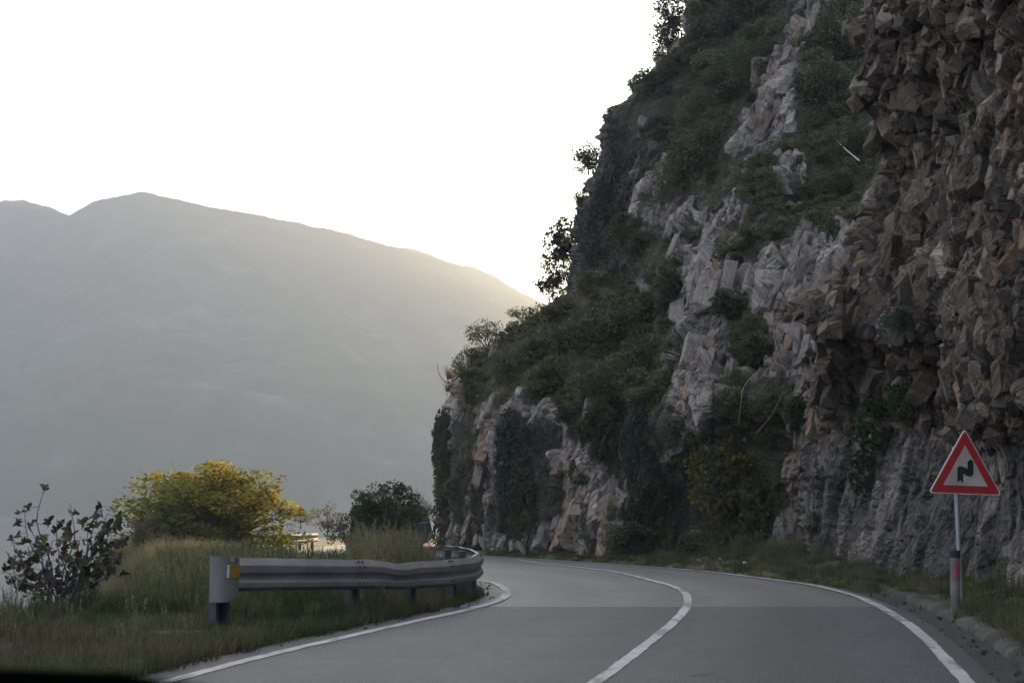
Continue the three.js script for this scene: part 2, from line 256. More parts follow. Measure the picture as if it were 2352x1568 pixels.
{ // gutter strip and low concrete kerb on the cliff side, near the camera
  const rows = []; for (let i = 30; i <= 215 && SR[i].z > -21.5; i++) { const n = side(SR, i); rows.push([0.19, 0.4, 0.64].map((o, k) => SR[i].clone().addScaledVector(n, o).setY(-0.015 * k))); }
  top('gutter', sheet2(rows, 0.002, 0.8), M.gutter, 'dark strip of dirty asphalt between edge line and kerb', 'gutter', 'structure');
  const kerb = new THREE.Group(); kerb.name = 'kerb'; scene.add(kerb); tag(kerb, 'worn low concrete kerb on the cliff side of the road', 'kerb', null, 'structure');
  const r = rng(5);
  let s = 40; while (s < 200 && SR[s + 8].z > -20) {                              // cast lengths with joints between
    const e = Math.min(s + 14 + Math.floor(r() * 6), 205), row = [];
    for (let i = s; i <= e; i++) { const n = side(SR, i), f = 0.012 * vnoise(i * 0.37, 7, 2), broken = 0.018 * vnoise(i * 0.23, 3, 9); row.push([[0.60, -0.05], [0.63 + f, 0.03 + broken * 0.5], [0.69 + f, 0.065 + broken], [0.82 + f, 0.085 + broken], [0.90, -0.03]].map(([o, y]) => SR[i].clone().addScaledVector(n, o).setY(y))); }
    const g = sheet2(row, 0, 1), n = g.attributes.position.count, c = new Float32Array(n * 3), tone = 0.075 + 0.02 * r();
    for (let k = 0; k < n; k++) { const v = tone + 0.08 * fbm(g.attributes.position.getX(k) * 3, 1, g.attributes.position.getZ(k) * 3, 3, 6); c.set([v, v * 0.97, v * 0.92], k * 3); }
    g.setAttribute('color', new THREE.BufferAttribute(c, 3)); part('kerb_stone', g, M.concrete, kerb); s = e;
    if (r() < 0.2) s += 1;
  }
}

// ------------------------------------------------------------------ water and far mountains
{
  const g = new THREE.PlaneGeometry(2000, 1400, 1, 1); g.rotateX(-Math.PI / 2); g.translate(-300, -14, -640);
  const uv = g.attributes.uv, p = g.attributes.position; for (let k = 0; k < uv.count; k++) uv.setXY(k, p.getX(k) / 7, p.getZ(k) / 4.2);
  top('water', g, new THREE.MeshPhysicalMaterial({ color: C(0.012, 0.024, 0.03), roughness: 0.08, bumpMap: seaBump, bumpScale: 0.4, ior: 1.33 }), 'grey bay water glinting behind the fig plant', 'water', 'structure');
}
const ridgePx = [[-900, 560], [-500, 500], [-250, 470], [-60, 520], [60, 520], [160, 486], [210, 458], [260, 440], [325, 432], [380, 446], [450, 461], [560, 480], [650, 497], [760, 520], [870, 548], [960, 568], [1050, 598], [1100, 613], [1160, 640], [1215, 672], [1300, 722], [1400, 775], [1600, 850], [1900, 920], [2300, 960], [2800, 990]];
function interp(list, x) { for (let i = 0; i + 1 < list.length; i++) if (x <= list[i + 1][0]) { const t = clamp((x - list[i][0]) / (list[i + 1][0] - list[i][0]), 0, 1); return lerp(list[i][1], list[i + 1][1], t); } return list[list.length - 1][1]; }
function mountain(name, ridge, x0, x1, dShore, dRidge, nx, ny, seed, label) {
  const p = [], col = [], idx = [];
  for (let i = 0; i <= nx; i++) {
    const x = lerp(x0, x1, i / nx), q = at(x, interp(ridge, x) + 3.5 * fbm(x * 0.035, seed, 0, 5, seed), dRidge), tx = q.x / dRidge;
    for (let j = 0; j <= ny; j++) {
      const t = j / ny * 1.12, d = lerp(dShore, dRidge, t) + 60 * Math.sin(x * 0.004 + seed) * (1 - t), bulge = Math.max(0, Math.sin(Math.PI * Math.min(t, 1)));
      let y = t <= 1 ? lerp(-17, q.y, Math.pow(t, 0.92)) : q.y * (1 - (t - 1) * 2.2);
      const X = tx * d, gul = fbm(X * 0.004 + t * 0.6, seed, t * 1.3, 5, seed + 3);
      y += bulge * (80 * gul - 18) + 7 * fbm(X * 0.03, t * 30, seed, 3, seed + 9) * Math.min(1, t * 5);
      if (t < 1) { const lim = (q.y - EYE) / dRidge * d + EYE; y = Math.min(y, lim * 0.985 + 3 * vnoise(X * 0.02, 1, t * 20)); }
      p.push(X, y, -d);
      const rock = 0.16 * sstep(0.30, 0.5, fbm(X * 0.014 - t * 3, seed, t * 14 + X * 0.004, 5, seed + 30)), nn = fbm(X * 0.03, t * 25, 0, 4, seed + 40) * 0.5 + 0.5;
      col.push(lerp(0.035 + 0.03 * nn, 0.33, rock), lerp(0.05 + 0.03 * nn, 0.32, rock), lerp(0.028 + 0.015 * nn, 0.30, rock));
    }
  }
  const w = ny + 1; for (let i = 0; i < nx; i++) for (let j = 0; j < ny; j++) { const a = i * w + j; idx.push(a, a + w, a + w + 1, a, a + w + 1, a + 1); }
  const g = new THREE.BufferGeometry(); g.setAttribute('position', new THREE.Float32BufferAttribute(p, 3)); g.setAttribute('color', new THREE.Float32BufferAttribute(col, 3)); g.setIndex(idx); g.computeVertexNormals();
  top(name, g, M.hill, label, 'mountain', 'structure');
}
mountain('mountain', ridgePx, -350, 1900, 1080, 2050, 420, 130, 3, 'long hazy wooded mountain across the bay, sloping down to the right');
mountain('mountain', [[-900, 520], [-500, 440], [-200, 470], [-60, 465], [0, 456], [50, 452], [110, 465], [160, 487], [230, 520], [330, 560], [600, 620]], -350, 600, 1700, 2130, 150, 60, 8, 'second hazy summit behind the first mountain at the far left');

// ------------------------------------------------------------------ the cliff
function tps(points) {                                    // thin-plate spline through control points (x, y, metres), in inverse depth
  const n = points.length, P = points.map(([x, y, d]) => [x / 1000, y / 1000, 10 / d]), m = n + 3, A = [];
  const U = (r2) => r2 > 1e-12 ? r2 * Math.log(r2) : 0;
  for (let i = 0; i < m; i++) { A.push(new Float64Array(m + 1)); }
  for (let i = 0; i < n; i++) { for (let j = 0; j < n; j++) A[i][j] = U((P[i][0] - P[j][0]) ** 2 + (P[i][1] - P[j][1]) ** 2) + (i === j ? 0.0006 : 0); A[i][n] = A[n][i] = 1; A[i][n + 1] = A[n + 1][i] = P[i][0]; A[i][n + 2] = A[n + 2][i] = P[i][1]; A[i][m] = P[i][2]; }
  for (let c = 0; c < m; c++) { let b = c; for (let r = c + 1; r < m; r++) if (Math.abs(A[r][c]) > Math.abs(A[b][c])) b = r; [A[c], A[b]] = [A[b], A[c]]; for (let r = 0; r < m; r++) if (r !== c) { const f = A[r][c] / A[c][c]; if (f) for (let k = c; k <= m; k++) A[r][k] -= f * A[c][k]; } }
  const w = A.map((r, i) => r[m] / r[i]);
  return (x, y) => { x /= 1000; y /= 1000; let v = w[n] + w[n + 1] * x + w[n + 2] * y; for (let i = 0; i < n; i++) v += w[i] * U((x - P[i][0]) ** 2 + (y - P[i][1]) ** 2); return clamp(10 / Math.max(v, 0.1), 12, 90); };
}
const inPoly = (poly, x, y) => { let c = false; for (let i = 0, j = poly.length - 1; i < poly.length; j = i++) { const [xi, yi] = poly[i], [xj, yj] = poly[j]; if ((yi > y) !== (yj > y) && x < (xj - xi) * (y - yi) / (yj - yi) + xi) c = !c; } return c; };
const vegAreas = [                                        // where plants cover the rock, as [outline, density, tone]
  { poly: [[1030, 890], [1190, 760], [1290, 700], [1400, 660], [1520, 690], [1560, 780], [1540, 880], [1525, 960], [1450, 960], [1400, 880], [1330, 940], [1230, 900], [1160, 930], [1060, 930]], dens: 1, tone: 'olive' },
  { poly: [[1290, 710], [1310, 560], [1330, 470], [1370, 380], [1372, 300], [1400, 240], [1440, 300], [1440, 400], [1430, 520], [1480, 620], [1400, 700]], dens: 1, tone: 'shaded' },  // band turned from the sun; its shade is put into the plant colour
  { poly: [[1460, 620], [1440, 540], [1500, 520], [1560, 580], [1560, 700], [1500, 690]], dens: 0.8, tone: 'dark' },
  { poly: [[1560, -60], [1840, -60], [1800, 80], [1740, 200], [1700, 330], [1700, 440], [1610, 480], [1520, 450], [1540, 330], [1500, 250], [1600, 170], [1650, 60]], dens: 0.95, tone: 'dark' },
  { poly: [[1660, 120], [1740, 120], [1730, 230], [1640, 240]], dens: 0.9, tone: 'olive' },
  { poly: [[1870, 60], [1960, -60], [2060, -60], [2060, 420], [1990, 460], [1860, 420], [1820, 300], [1850, 160]], dens: 1, tone: 'dark' },
  { poly: [[1480, 930], [1550, 960], [1545, 1040], [1580, 1090], [1590, 1290], [1440, 1290], [1450, 1120]], dens: 1, tone: 'blue' },
  { poly: [[1150, 960], [1260, 960], [1250, 1060], [1280, 1100], [1270, 1170], [1180, 1240], [1140, 1200], [1160, 1060]], dens: 1, tone: 'blue' },
  { poly: [[1035, 950], [1060, 940], [1060, 1100], [1050, 1220], [1008, 1250], [1005, 1120], [1030, 1040]], dens: 1, tone: 'blue' },
  { poly: [[1290, 960], [1440, 900], [1460, 1000], [1440, 1140], [1400, 1080], [1330, 1000]], dens: 0.55, tone: 'dark' },
  { poly: [[1660, 690], [1740, 700], [1760, 800], [1700, 830], [1670, 770]], dens: 0.8, tone: 'dark' },
  { poly: [[1560, 1000], [1680, 970], [1820, 1020], [1830, 1160], [1720, 1270], [1580, 1290], [1560, 1130]], dens: 0.5, tone: 'olive' },
  { poly: [[1650, 860], [1800, 860], [1840, 960], [1700, 990]], dens: 0.35, tone: 'olive' },
  { poly: [[1400, 230], [1560, 120], [1600, 60], [1620, 190], [1530, 260], [1460, 300], [1430, 420]], dens: 0.5, tone: 'dark' },
  { poly: [[1860, 400], [1990, 460], [1980, 540], [1890, 560], [1830, 480]], dens: 0.55, tone: 'olive' },
];
function vegAt(x, y, p) { const wx = x + 26 * fbm(p.x * 0.9, p.y * 0.9, p.z * 0.9, 3, 61), wy = y + 26 * fbm(p.x * 0.9, p.y * 0.9, p.z * 0.9, 3, 67); for (const a of vegAreas) if (inPoly(a.poly, wx, wy)) return a; if (y < 880 && fbm(p.x * 0.42, p.y * 0.42, p.z * 0.42, 4, 63) > 0.24) return vegLight; if (y > 880 && x < 1540 && fbm(p.x * 0.5, p.y * 0.3, p.z * 0.5, 4, 64) > 0.22) return vegLight; return null; }
const vegLight = { dens: 0.55, tone: 'dark' };

const backLeft = [[-260, 1640], [0, 1575], [80, 1566], [130, 1535], [170, 1490], [195, 1465], [250, 1405], [300, 1385], [340, 1372], [400, 1364], [450, 1348], [490, 1328], [560, 1314], [620, 1305], [690, 1296], [705, 1262], [735, 1222], [765, 1180], [800, 1118], [835, 1070], [870, 1045], [900, 1030], [935, 1014], [1000, 1008], [1100, 1007], [1200, 1004], [1330, 1000]];
const backDepth = tps([
  [1005, 1265, 47.5], [1150, 1265, 42.5], [1300, 1272, 38], [1450, 1280, 35], [1560, 1285, 33.2], [1700, 1290, 32], [1850, 1295, 31], [2120, 1305, 29],
  [1010, 950, 48], [1060, 1050, 45.5], [1150, 940, 43.5], [1300, 920, 40], [1400, 870, 39.5], [1450, 1000, 36.5], [1300, 1080, 38.6], [1150, 1100, 42.8], [1210, 1020, 41], [1330, 1180, 36.6], [1400, 1200, 35.2],
  [1060, 855, 49.5], [1200, 762, 51], [1290, 705, 52], [1350, 770, 47], [1450, 720, 45], [1500, 800, 41], [1400, 640, 51], [1470, 590, 49],
  [1545, 950, 32.6], [1600, 900, 31.6], [1565, 800, 34], [1620, 650, 36], [1700, 520, 39], [1740, 380, 42], [1800, 200, 47], [1860, 30, 52],
  [1505, 860, 38.5], [1530, 720, 41.5], [1600, 520, 45], [1655, 400, 48.5], [1725, 200, 53], [1800, 0, 58], [1480, 1050, 36.2], [1500, 1180, 35],
  [1750, 700, 34], [1800, 500, 38], [1900, 400, 41.5], [1950, 200, 46.5], [2000, 0, 51], [1700, 850, 32], [1800, 900, 30.5], [1750, 1000, 31], [1650, 1050, 33], [1700, 1160, 33], [1640, 780, 34], [1690, 640, 36.8],
  [1310, 600, 58], [1340, 450, 60], [1380, 300, 62], [1470, 190, 63], [1570, 50, 65], [1455, 440, 54.5], [1490, 300, 58], [1600, 150, 60], [1550, 420, 52], [1510, 520, 49], [1600, -200, 70], [1950, -200, 60], [2120, -200, 52], [2120, 400, 36], [2120, 900, 30],
]);
const rightLeft = [[-260, 2030], [-40, 1996], [20, 1978], [60, 1967], [130, 1998], [240, 2004], [330, 2028], [400, 2012], [470, 1990], [540, 1958], [620, 1908], [665, 1850], [700, 1822], [725, 1830], [755, 1866], [790, 1892], [840, 1872], [900, 1850], [1000, 1838], [1100, 1830], [1200, 1836], [1340, 1845]];
const rightDepth = tps([
  [1840, 1300, 28], [2000, 1330, 23.6], [2150, 1350, 20.4], [2352, 1380, 17.6], [2600, 1420, 14.6],
  [1845, 1100, 28.6], [2000, 1100, 25.2], [2130, 1050, 22.6], [2352, 1000, 18.4], [2600, 1000, 14.8], [1920, 1180, 26.4],
  [1820, 705, 25.6], [1900, 720, 24.8], [1960, 800, 25.5], [2060, 880, 24.7], [1880, 860, 27.4], [1950, 960, 26.5], [2030, 760, 24.2], [2090, 960, 24],
  [2150, 650, 21.6], [2200, 780, 20.2], [2140, 860, 23], [2250, 900, 19.2], [2290, 720, 18.8],
  [1975, 60, 27.6], [2010, 330, 28], [1990, 480, 27.8], [1930, 600, 26.4], [2060, 200, 26.6], [2080, 450, 26], [2200, 0, 22.2], [2200, 250, 23.2], [2200, 450, 22.4], [2352, 0, 18.4], [2352, 400, 18], [2352, 650, 18.6], [2600, 0, 14.6], [2600, 700, 14.6], [2100, -200, 24], [2500, -200, 15.5],
]);
const rockNoise = (p, s, amp, gap = 0) => {               // displacement of bare rock, slabs stretched along the dip of the beds; gap is the spacing of the mesh
  const a = (p.x * 0.26 + p.y * 0.86 - p.z * 0.43), b = (p.x * 0.95 - p.y * 0.31), c = (p.x * 0.2 + p.y * 0.40 + p.z * 0.9);
  const R = s >= 200, A = R ? 0.62 : 1, w = 0.35 * fbm(p.x * 0.6, p.y * 0.6, p.z * 0.6, 4, s + 50), w2 = 0.4 * fbm(p.x * 1.9, p.y * 1.9, p.z * 1.9, 3, s + 52);
  let v = (R ? 0.6 : 0.75) * fbm(a * 0.16, b * 0.3, c * 0.3, 3, s);
  v += (R ? 0.7 : 0.85) * facet(a / (4.2 * A) + w, b / 1.5 + w, c / 1.7, s + 1).v; const c1 = facetOut.crack, t1 = facetOut.id, k2 = clamp(1.4 - gap / 0.6, 0, 1), k3 = clamp(1.3 - gap / 0.22, 0, 1), k4 = clamp(1.2 - gap / 0.1, 0, 1);
  v += k2 * (R ? 0.18 : 0.34) * facet(a / (1.8 * A) + w, b / 0.62 - w, c / 0.7 + w, s + 9).v; const c2 = facetOut.crack, t2 = facetOut.id;
  v += k3 * (R ? 0.05 : 0.09) * facet(a / (0.75 * A) + w2, b / 0.27, c / 0.3 + w2, s + 19).v; const c3 = facetOut.crack, t3 = facetOut.id;
  let t4 = 0.5; if (k4 > 0) { v += k4 * (R ? 0.022 : 0.025) * facet(a / (0.26 * A), b / 0.12 + w2, c / 0.13, s + 29).v; t4 = facetOut.id; }
  v += k3 * 0.06 * fbm(p.x * 3, p.y * 3, p.z * 3, 4, s + 5) - 0.20 * c1 - 0.12 * c2 * k2 - 0.05 * c3 * k3;
  rockNoise.t = t1 * 0.3 + t2 * 0.3 + t3 * 0.22 + t4 * 0.18; return v * amp;
};
const OUT = V(-0.42, 0.22, 0.88).normalize();
const interpY = (l, y) => interp(l, y);
function buildSheet(o) {
  const { nx, ny, y0, y1, right, depth, curl, disp, color } = o, B = [], left = []; for (let y = y0; y <= y1; y += 4) left.push([y, interpY(o.left, y) + o.jag * (fbm(y * 0.045, 3.3, o.jag, 4, 71) + 0.5 * fbm(y * 0.2, 1.3, o.jag, 3, 72))]);
  const N = nx + 1;
  for (let j = 0; j <= ny; j++) {
    const y = lerp(y0, y1, j / ny), xl = interp(left, y);
    for (let i = 0; i <= nx; i++) {
      const u = Math.pow(i / nx, 1.0), x = lerp(xl, right, u); let d = depth(x, y);
      const k = clamp(1 - (x - xl) / curl.w, 0, 1); d += curl.d * k * k * k;
      B.push(at(x, y, d));
    }
  }
  const p = new Float32Array(B.length * 3), c = new Float32Array(B.length * 3), uv = new Float32Array(B.length * 2), idx = [], n = V(0, 0, 0), a = V(0, 0, 0), b = V(0, 0, 0), veg = new Array(B.length);
  for (let j = 0; j <= ny; j++) for (let i = 0; i <= nx; i++) {
    const k = j * N + i, q = B[k]; const s = 6;
    a.copy(B[j * N + Math.min(nx, i + s)]).sub(B[j * N + Math.max(0, i - s)]); b.copy(B[Math.min(ny, j + s) * N + i]).sub(B[Math.max(0, j - s) * N + i]);
    n.crossVectors(b, a).normalize(); if (n.z < -0.2) n.negate();
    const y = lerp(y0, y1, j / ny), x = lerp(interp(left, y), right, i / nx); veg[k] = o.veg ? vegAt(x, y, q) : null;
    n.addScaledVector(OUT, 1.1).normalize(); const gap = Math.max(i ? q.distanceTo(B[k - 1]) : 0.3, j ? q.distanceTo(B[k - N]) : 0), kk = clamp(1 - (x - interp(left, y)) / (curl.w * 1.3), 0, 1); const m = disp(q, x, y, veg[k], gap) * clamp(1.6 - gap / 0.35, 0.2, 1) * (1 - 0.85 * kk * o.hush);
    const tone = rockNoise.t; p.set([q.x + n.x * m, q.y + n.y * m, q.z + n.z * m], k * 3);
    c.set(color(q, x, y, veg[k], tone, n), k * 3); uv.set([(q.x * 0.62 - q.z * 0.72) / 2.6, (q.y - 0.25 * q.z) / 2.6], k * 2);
  }
  for (let j = 0; j < ny; j++) for (let i = 0; i < nx; i++) { const q = j * N + i; idx.push(q, q + N, q + N + 1, q, q + N + 1, q + 1); }
  const g = new THREE.BufferGeometry(); g.setAttribute('position', new THREE.BufferAttribute(p, 3)); g.setAttribute('color', new THREE.BufferAttribute(c, 3)); g.setAttribute('uv', new THREE.BufferAttribute(uv, 2)); g.setIndex(idx); g.computeVertexNormals();
  const nrm = g.attributes.normal.clone(); g.deleteAttribute('normal');
  const spot = (x, y) => { const j = clamp(Math.round((y - y0) / (y1 - y0) * ny), 0, ny), xl = interp(left, y), i = clamp(Math.round((x - xl) / (right - xl) * nx), 0, nx), k = j * N + i, s = 8; const i0 = Math.max(0, i - s), i1 = Math.min(nx, i + s), j0 = Math.max(0, j - s), j1 = Math.min(ny, j + s); const A = B[j * N + i1].clone().sub(B[j * N + i0]), D = B[j1 * N + i].clone().sub(B[j0 * N + i]); const nn = D.cross(A).normalize(); if (nn.z < -0.2) nn.negate(); return { p: V(p[k * 3], p[k * 3 + 1], p[k * 3 + 2]), n: nn, veg: veg[k], fine: V(nrm.getX(k), nrm.getY(k), nrm.getZ(k)) }; };
  return { g, spot, left, right, y0, y1 };
}
const grey = [0.235, 0.218, 0.205], pale = [0.40, 0.368, 0.342], ochre = [0.36, 0.235, 0.13], brown = [0.15, 0.118, 0.09], black = [0.088, 0.075, 0.064];
const mix3 = (a, b, t) => [lerp(a[0], b[0], t), lerp(a[1], b[1], t), lerp(a[2], b[2], t)];
const cliff = new THREE.Group(); cliff.name = 'cliff'; scene.add(cliff); tag(cliff, 'tall broken limestone cliff overgrown with shrubs above the bend', 'cliff', null, 'structure');
const back = buildSheet({
  nx: 560, ny: 640, y0: -160, y1: 1320, left: backLeft, right: 2130, depth: backDepth, jag: 20, hush: 0.5, curl: { w: 34, d: 9 }, veg: true,
  disp: (p, x, y, v, gap) => { const noseTop = sstep(1000, 700, y); const m = rockNoise(p, 100, v ? 0.45 : lerp(0.72, 1.0, noseTop), gap); return v ? m + 0.25 * fbm(p.x, p.y, p.z, 3, 77) : m; },
  color: (p, x, y, v, t, n) => {
    const big = fbm(p.x * 0.25, p.y * 0.25, p.z * 0.25, 4, 31) * 0.5 + 0.5, o = fbm(p.x * 0.55, p.y * 0.35, p.z * 0.55, 4, 33), st_ = fbm(p.x * 2.2, p.y * 0.3, p.z * 2.2, 3, 35);
    let c = mix3(grey, pale, clamp(t * 1.7 - 0.3 + 0.6 * (big - 0.5), 0, 1));
    const nose = x < 1480 && y > 880 ? 1 : 0;
    c = mix3(c, ochre, clamp(sstep(0.12, 0.5, o) * (0.55 + 0.3 * nose) + 0.12 * nose, 0, 0.8));
    c = mix3(c, brown, 0.6 * sstep(0.1, 0.5, st_));
    const shadeK = sstep(1560, 1400, x) * sstep(760, 640, y); c = mix3(c, [c[0] * 0.5, c[1] * 0.48, c[2] * 0.47], shadeK);  // upper left rock colour darkened to stand in for shade
    if (v) c = mix3(c, v.tone === 'shaded' ? [0.018, 0.018, 0.013] : [0.045, 0.045, 0.028], 0.85);  // ground under the near-black scrub also carries painted shade
    return c;
  },
});
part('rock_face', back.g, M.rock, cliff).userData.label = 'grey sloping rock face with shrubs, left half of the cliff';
const right = buildSheet({
  nx: 330, ny: 640, y0: -160, y1: 1400, left: rightLeft, right: 2620, depth: rightDepth, jag: 26, hush: 0.9, curl: { w: 14, d: 4 }, veg: false,
  disp: (p, x, y, v, gap) => { const low = sstep(930, 1060, y); const m = rockNoise(p, 200, lerp(1.1, 0.3, low), gap); const fl = 0.36 * Math.abs(fbm((p.x - p.z) * 1.3 - p.y * 0.5, p.y * 0.25, 3, 3, 81)) + 0.16 * fbm((p.x - p.z) * 4.5 - p.y * 2.6, p.y * 0.6, 5, 3, 82); return m + low * fl; },
  color: (p, x, y, v, t) => {
    const low = sstep(930, 1080, y), big = fbm(p.x * 0.4, p.y * 0.3, p.z * 0.4, 4, 41), st_ = fbm((p.x - p.z) * 1.6 - p.y * 0.4, p.y * 0.25, 2, 4, 43), sp = fbm(p.x * 1.5, p.y * 1.1, p.z * 1.5, 3, 45);
    let c = mix3(brown, black, clamp(0.5 + big, 0, 1) * 0.8);
    c = mix3(c, [0.32, 0.265, 0.205], 0.85 * sstep(0.56, 0.76, t + 0.25 * sp));
    c = mix3(c, ochre, 0.5 * sstep(0.2, 0.5, big) * sstep(0.4, 0.6, t));
    const g2 = mix3([0.105, 0.098, 0.094], [0.27, 0.243, 0.215], sstep(0.05, 0.5, st_)), l = mix3(g2, pale, 0.5 * sstep(0.6, 0.75, t));
    return mix3(c, l, low * 0.85 + 0.1);
  },
});
part('overhang_face', right.g, M.rock, cliff).userData.label = 'dark brown overhanging rock face at the right';
{ // the cliff goes on beside and behind the car
  const p = [], col = [], uv = [], idx = [], nx = 60, ny = 40, path = new THREE.CatmullRomCurve3([V(7.1, 0, -15.2), V(7.3, 0, -10), V(7.6, 0, -3), V(8.6, 0, 6), V(10.5, 0, 18)]);
  for (let i = 0; i <= nx; i++) { const q = path.getPoint(i / nx); for (let j = 0; j <= ny; j++) { const y = -0.3 + j / ny * 12.5, m = rockNoise(V(q.x, y, q.z), 200, 1.0, 0.35) * Math.min(1, i / 6); p.push(q.x - m * 0.8 + 0.06 * y, y, q.z + 0.1); uv.push(-q.z / 2.6, y / 2.6); col.push(...mix3(brown, grey, clamp(rockNoise.t, 0, 1))); } }
  const w = ny + 1; for (let i = 0; i < nx; i++) for (let j = 0; j < ny; j++) { const a = i * w + j; idx.push(a, a + w + 1, a + w, a, a + 1, a + w + 1); }
  const g = new THREE.BufferGeometry(); g.setAttribute('position', new THREE.Float32BufferAttribute(p, 3)); g.setAttribute('color', new THREE.Float32BufferAttribute(col, 3)); g.setAttribute('uv', new THREE.Float32BufferAttribute(uv, 2)); g.setIndex(idx); g.computeVertexNormals(); part('rock_face', g, M.rock, cliff);
}
function rockGeo(seed, sx, sy, sz, tone, slab = false) {
  const r = rng(seed), pts = [];
  if (slab) for (let i = 0; i < 8; i++) { const e = [i & 1 ? 1 : -1, i & 2 ? 1 : -1, i & 4 ? 1 : -1], cut = 0.12 + 0.22 * r(); for (let k = 0; k < 3; k++) { const v = V(e[0], e[1], e[2]).multiplyScalar(0.86); v.setComponent(k, v.getComponent(k) * (1 - cut)); pts.push(v.add(V(r() - 0.5, r() - 0.5, r() - 0.5).multiplyScalar(0.34)).multiply(V(sx, sy, sz))); } }
  else for (let k = 0; k < 26; k++) { const v = V(r() - 0.5, r() - 0.5, r() - 0.5).normalize().multiplyScalar(0.8 + 0.35 * r()); pts.push(v.multiply(V(sx, sy, sz))); }
  const g = new ConvexGeometry(pts), n = g.attributes.position.count, c = new Float32Array(n * 3), uv = new Float32Array(n * 2);
  for (let k = 0; k < n; k += 3) { const t = 0.85 + 0.3 * r(); for (let q = 0; q < 3; q++) { c.set([tone[0] * t, tone[1] * t, tone[2] * t], (k + q) * 3); uv.set([g.attributes.position.getX(k + q) * 0.4 + seed * 0.37, g.attributes.position.getY(k + q) * 0.4 + g.attributes.position.getZ(k + q) * 0.3], (k + q) * 2); } }
  g.setAttribute('color', new THREE.BufferAttribute(c, 3)); g.setAttribute('uv', new THREE.BufferAttribute(uv, 2)); g.deleteAttribute('normal'); g.computeVertexNormals(); return g;
}
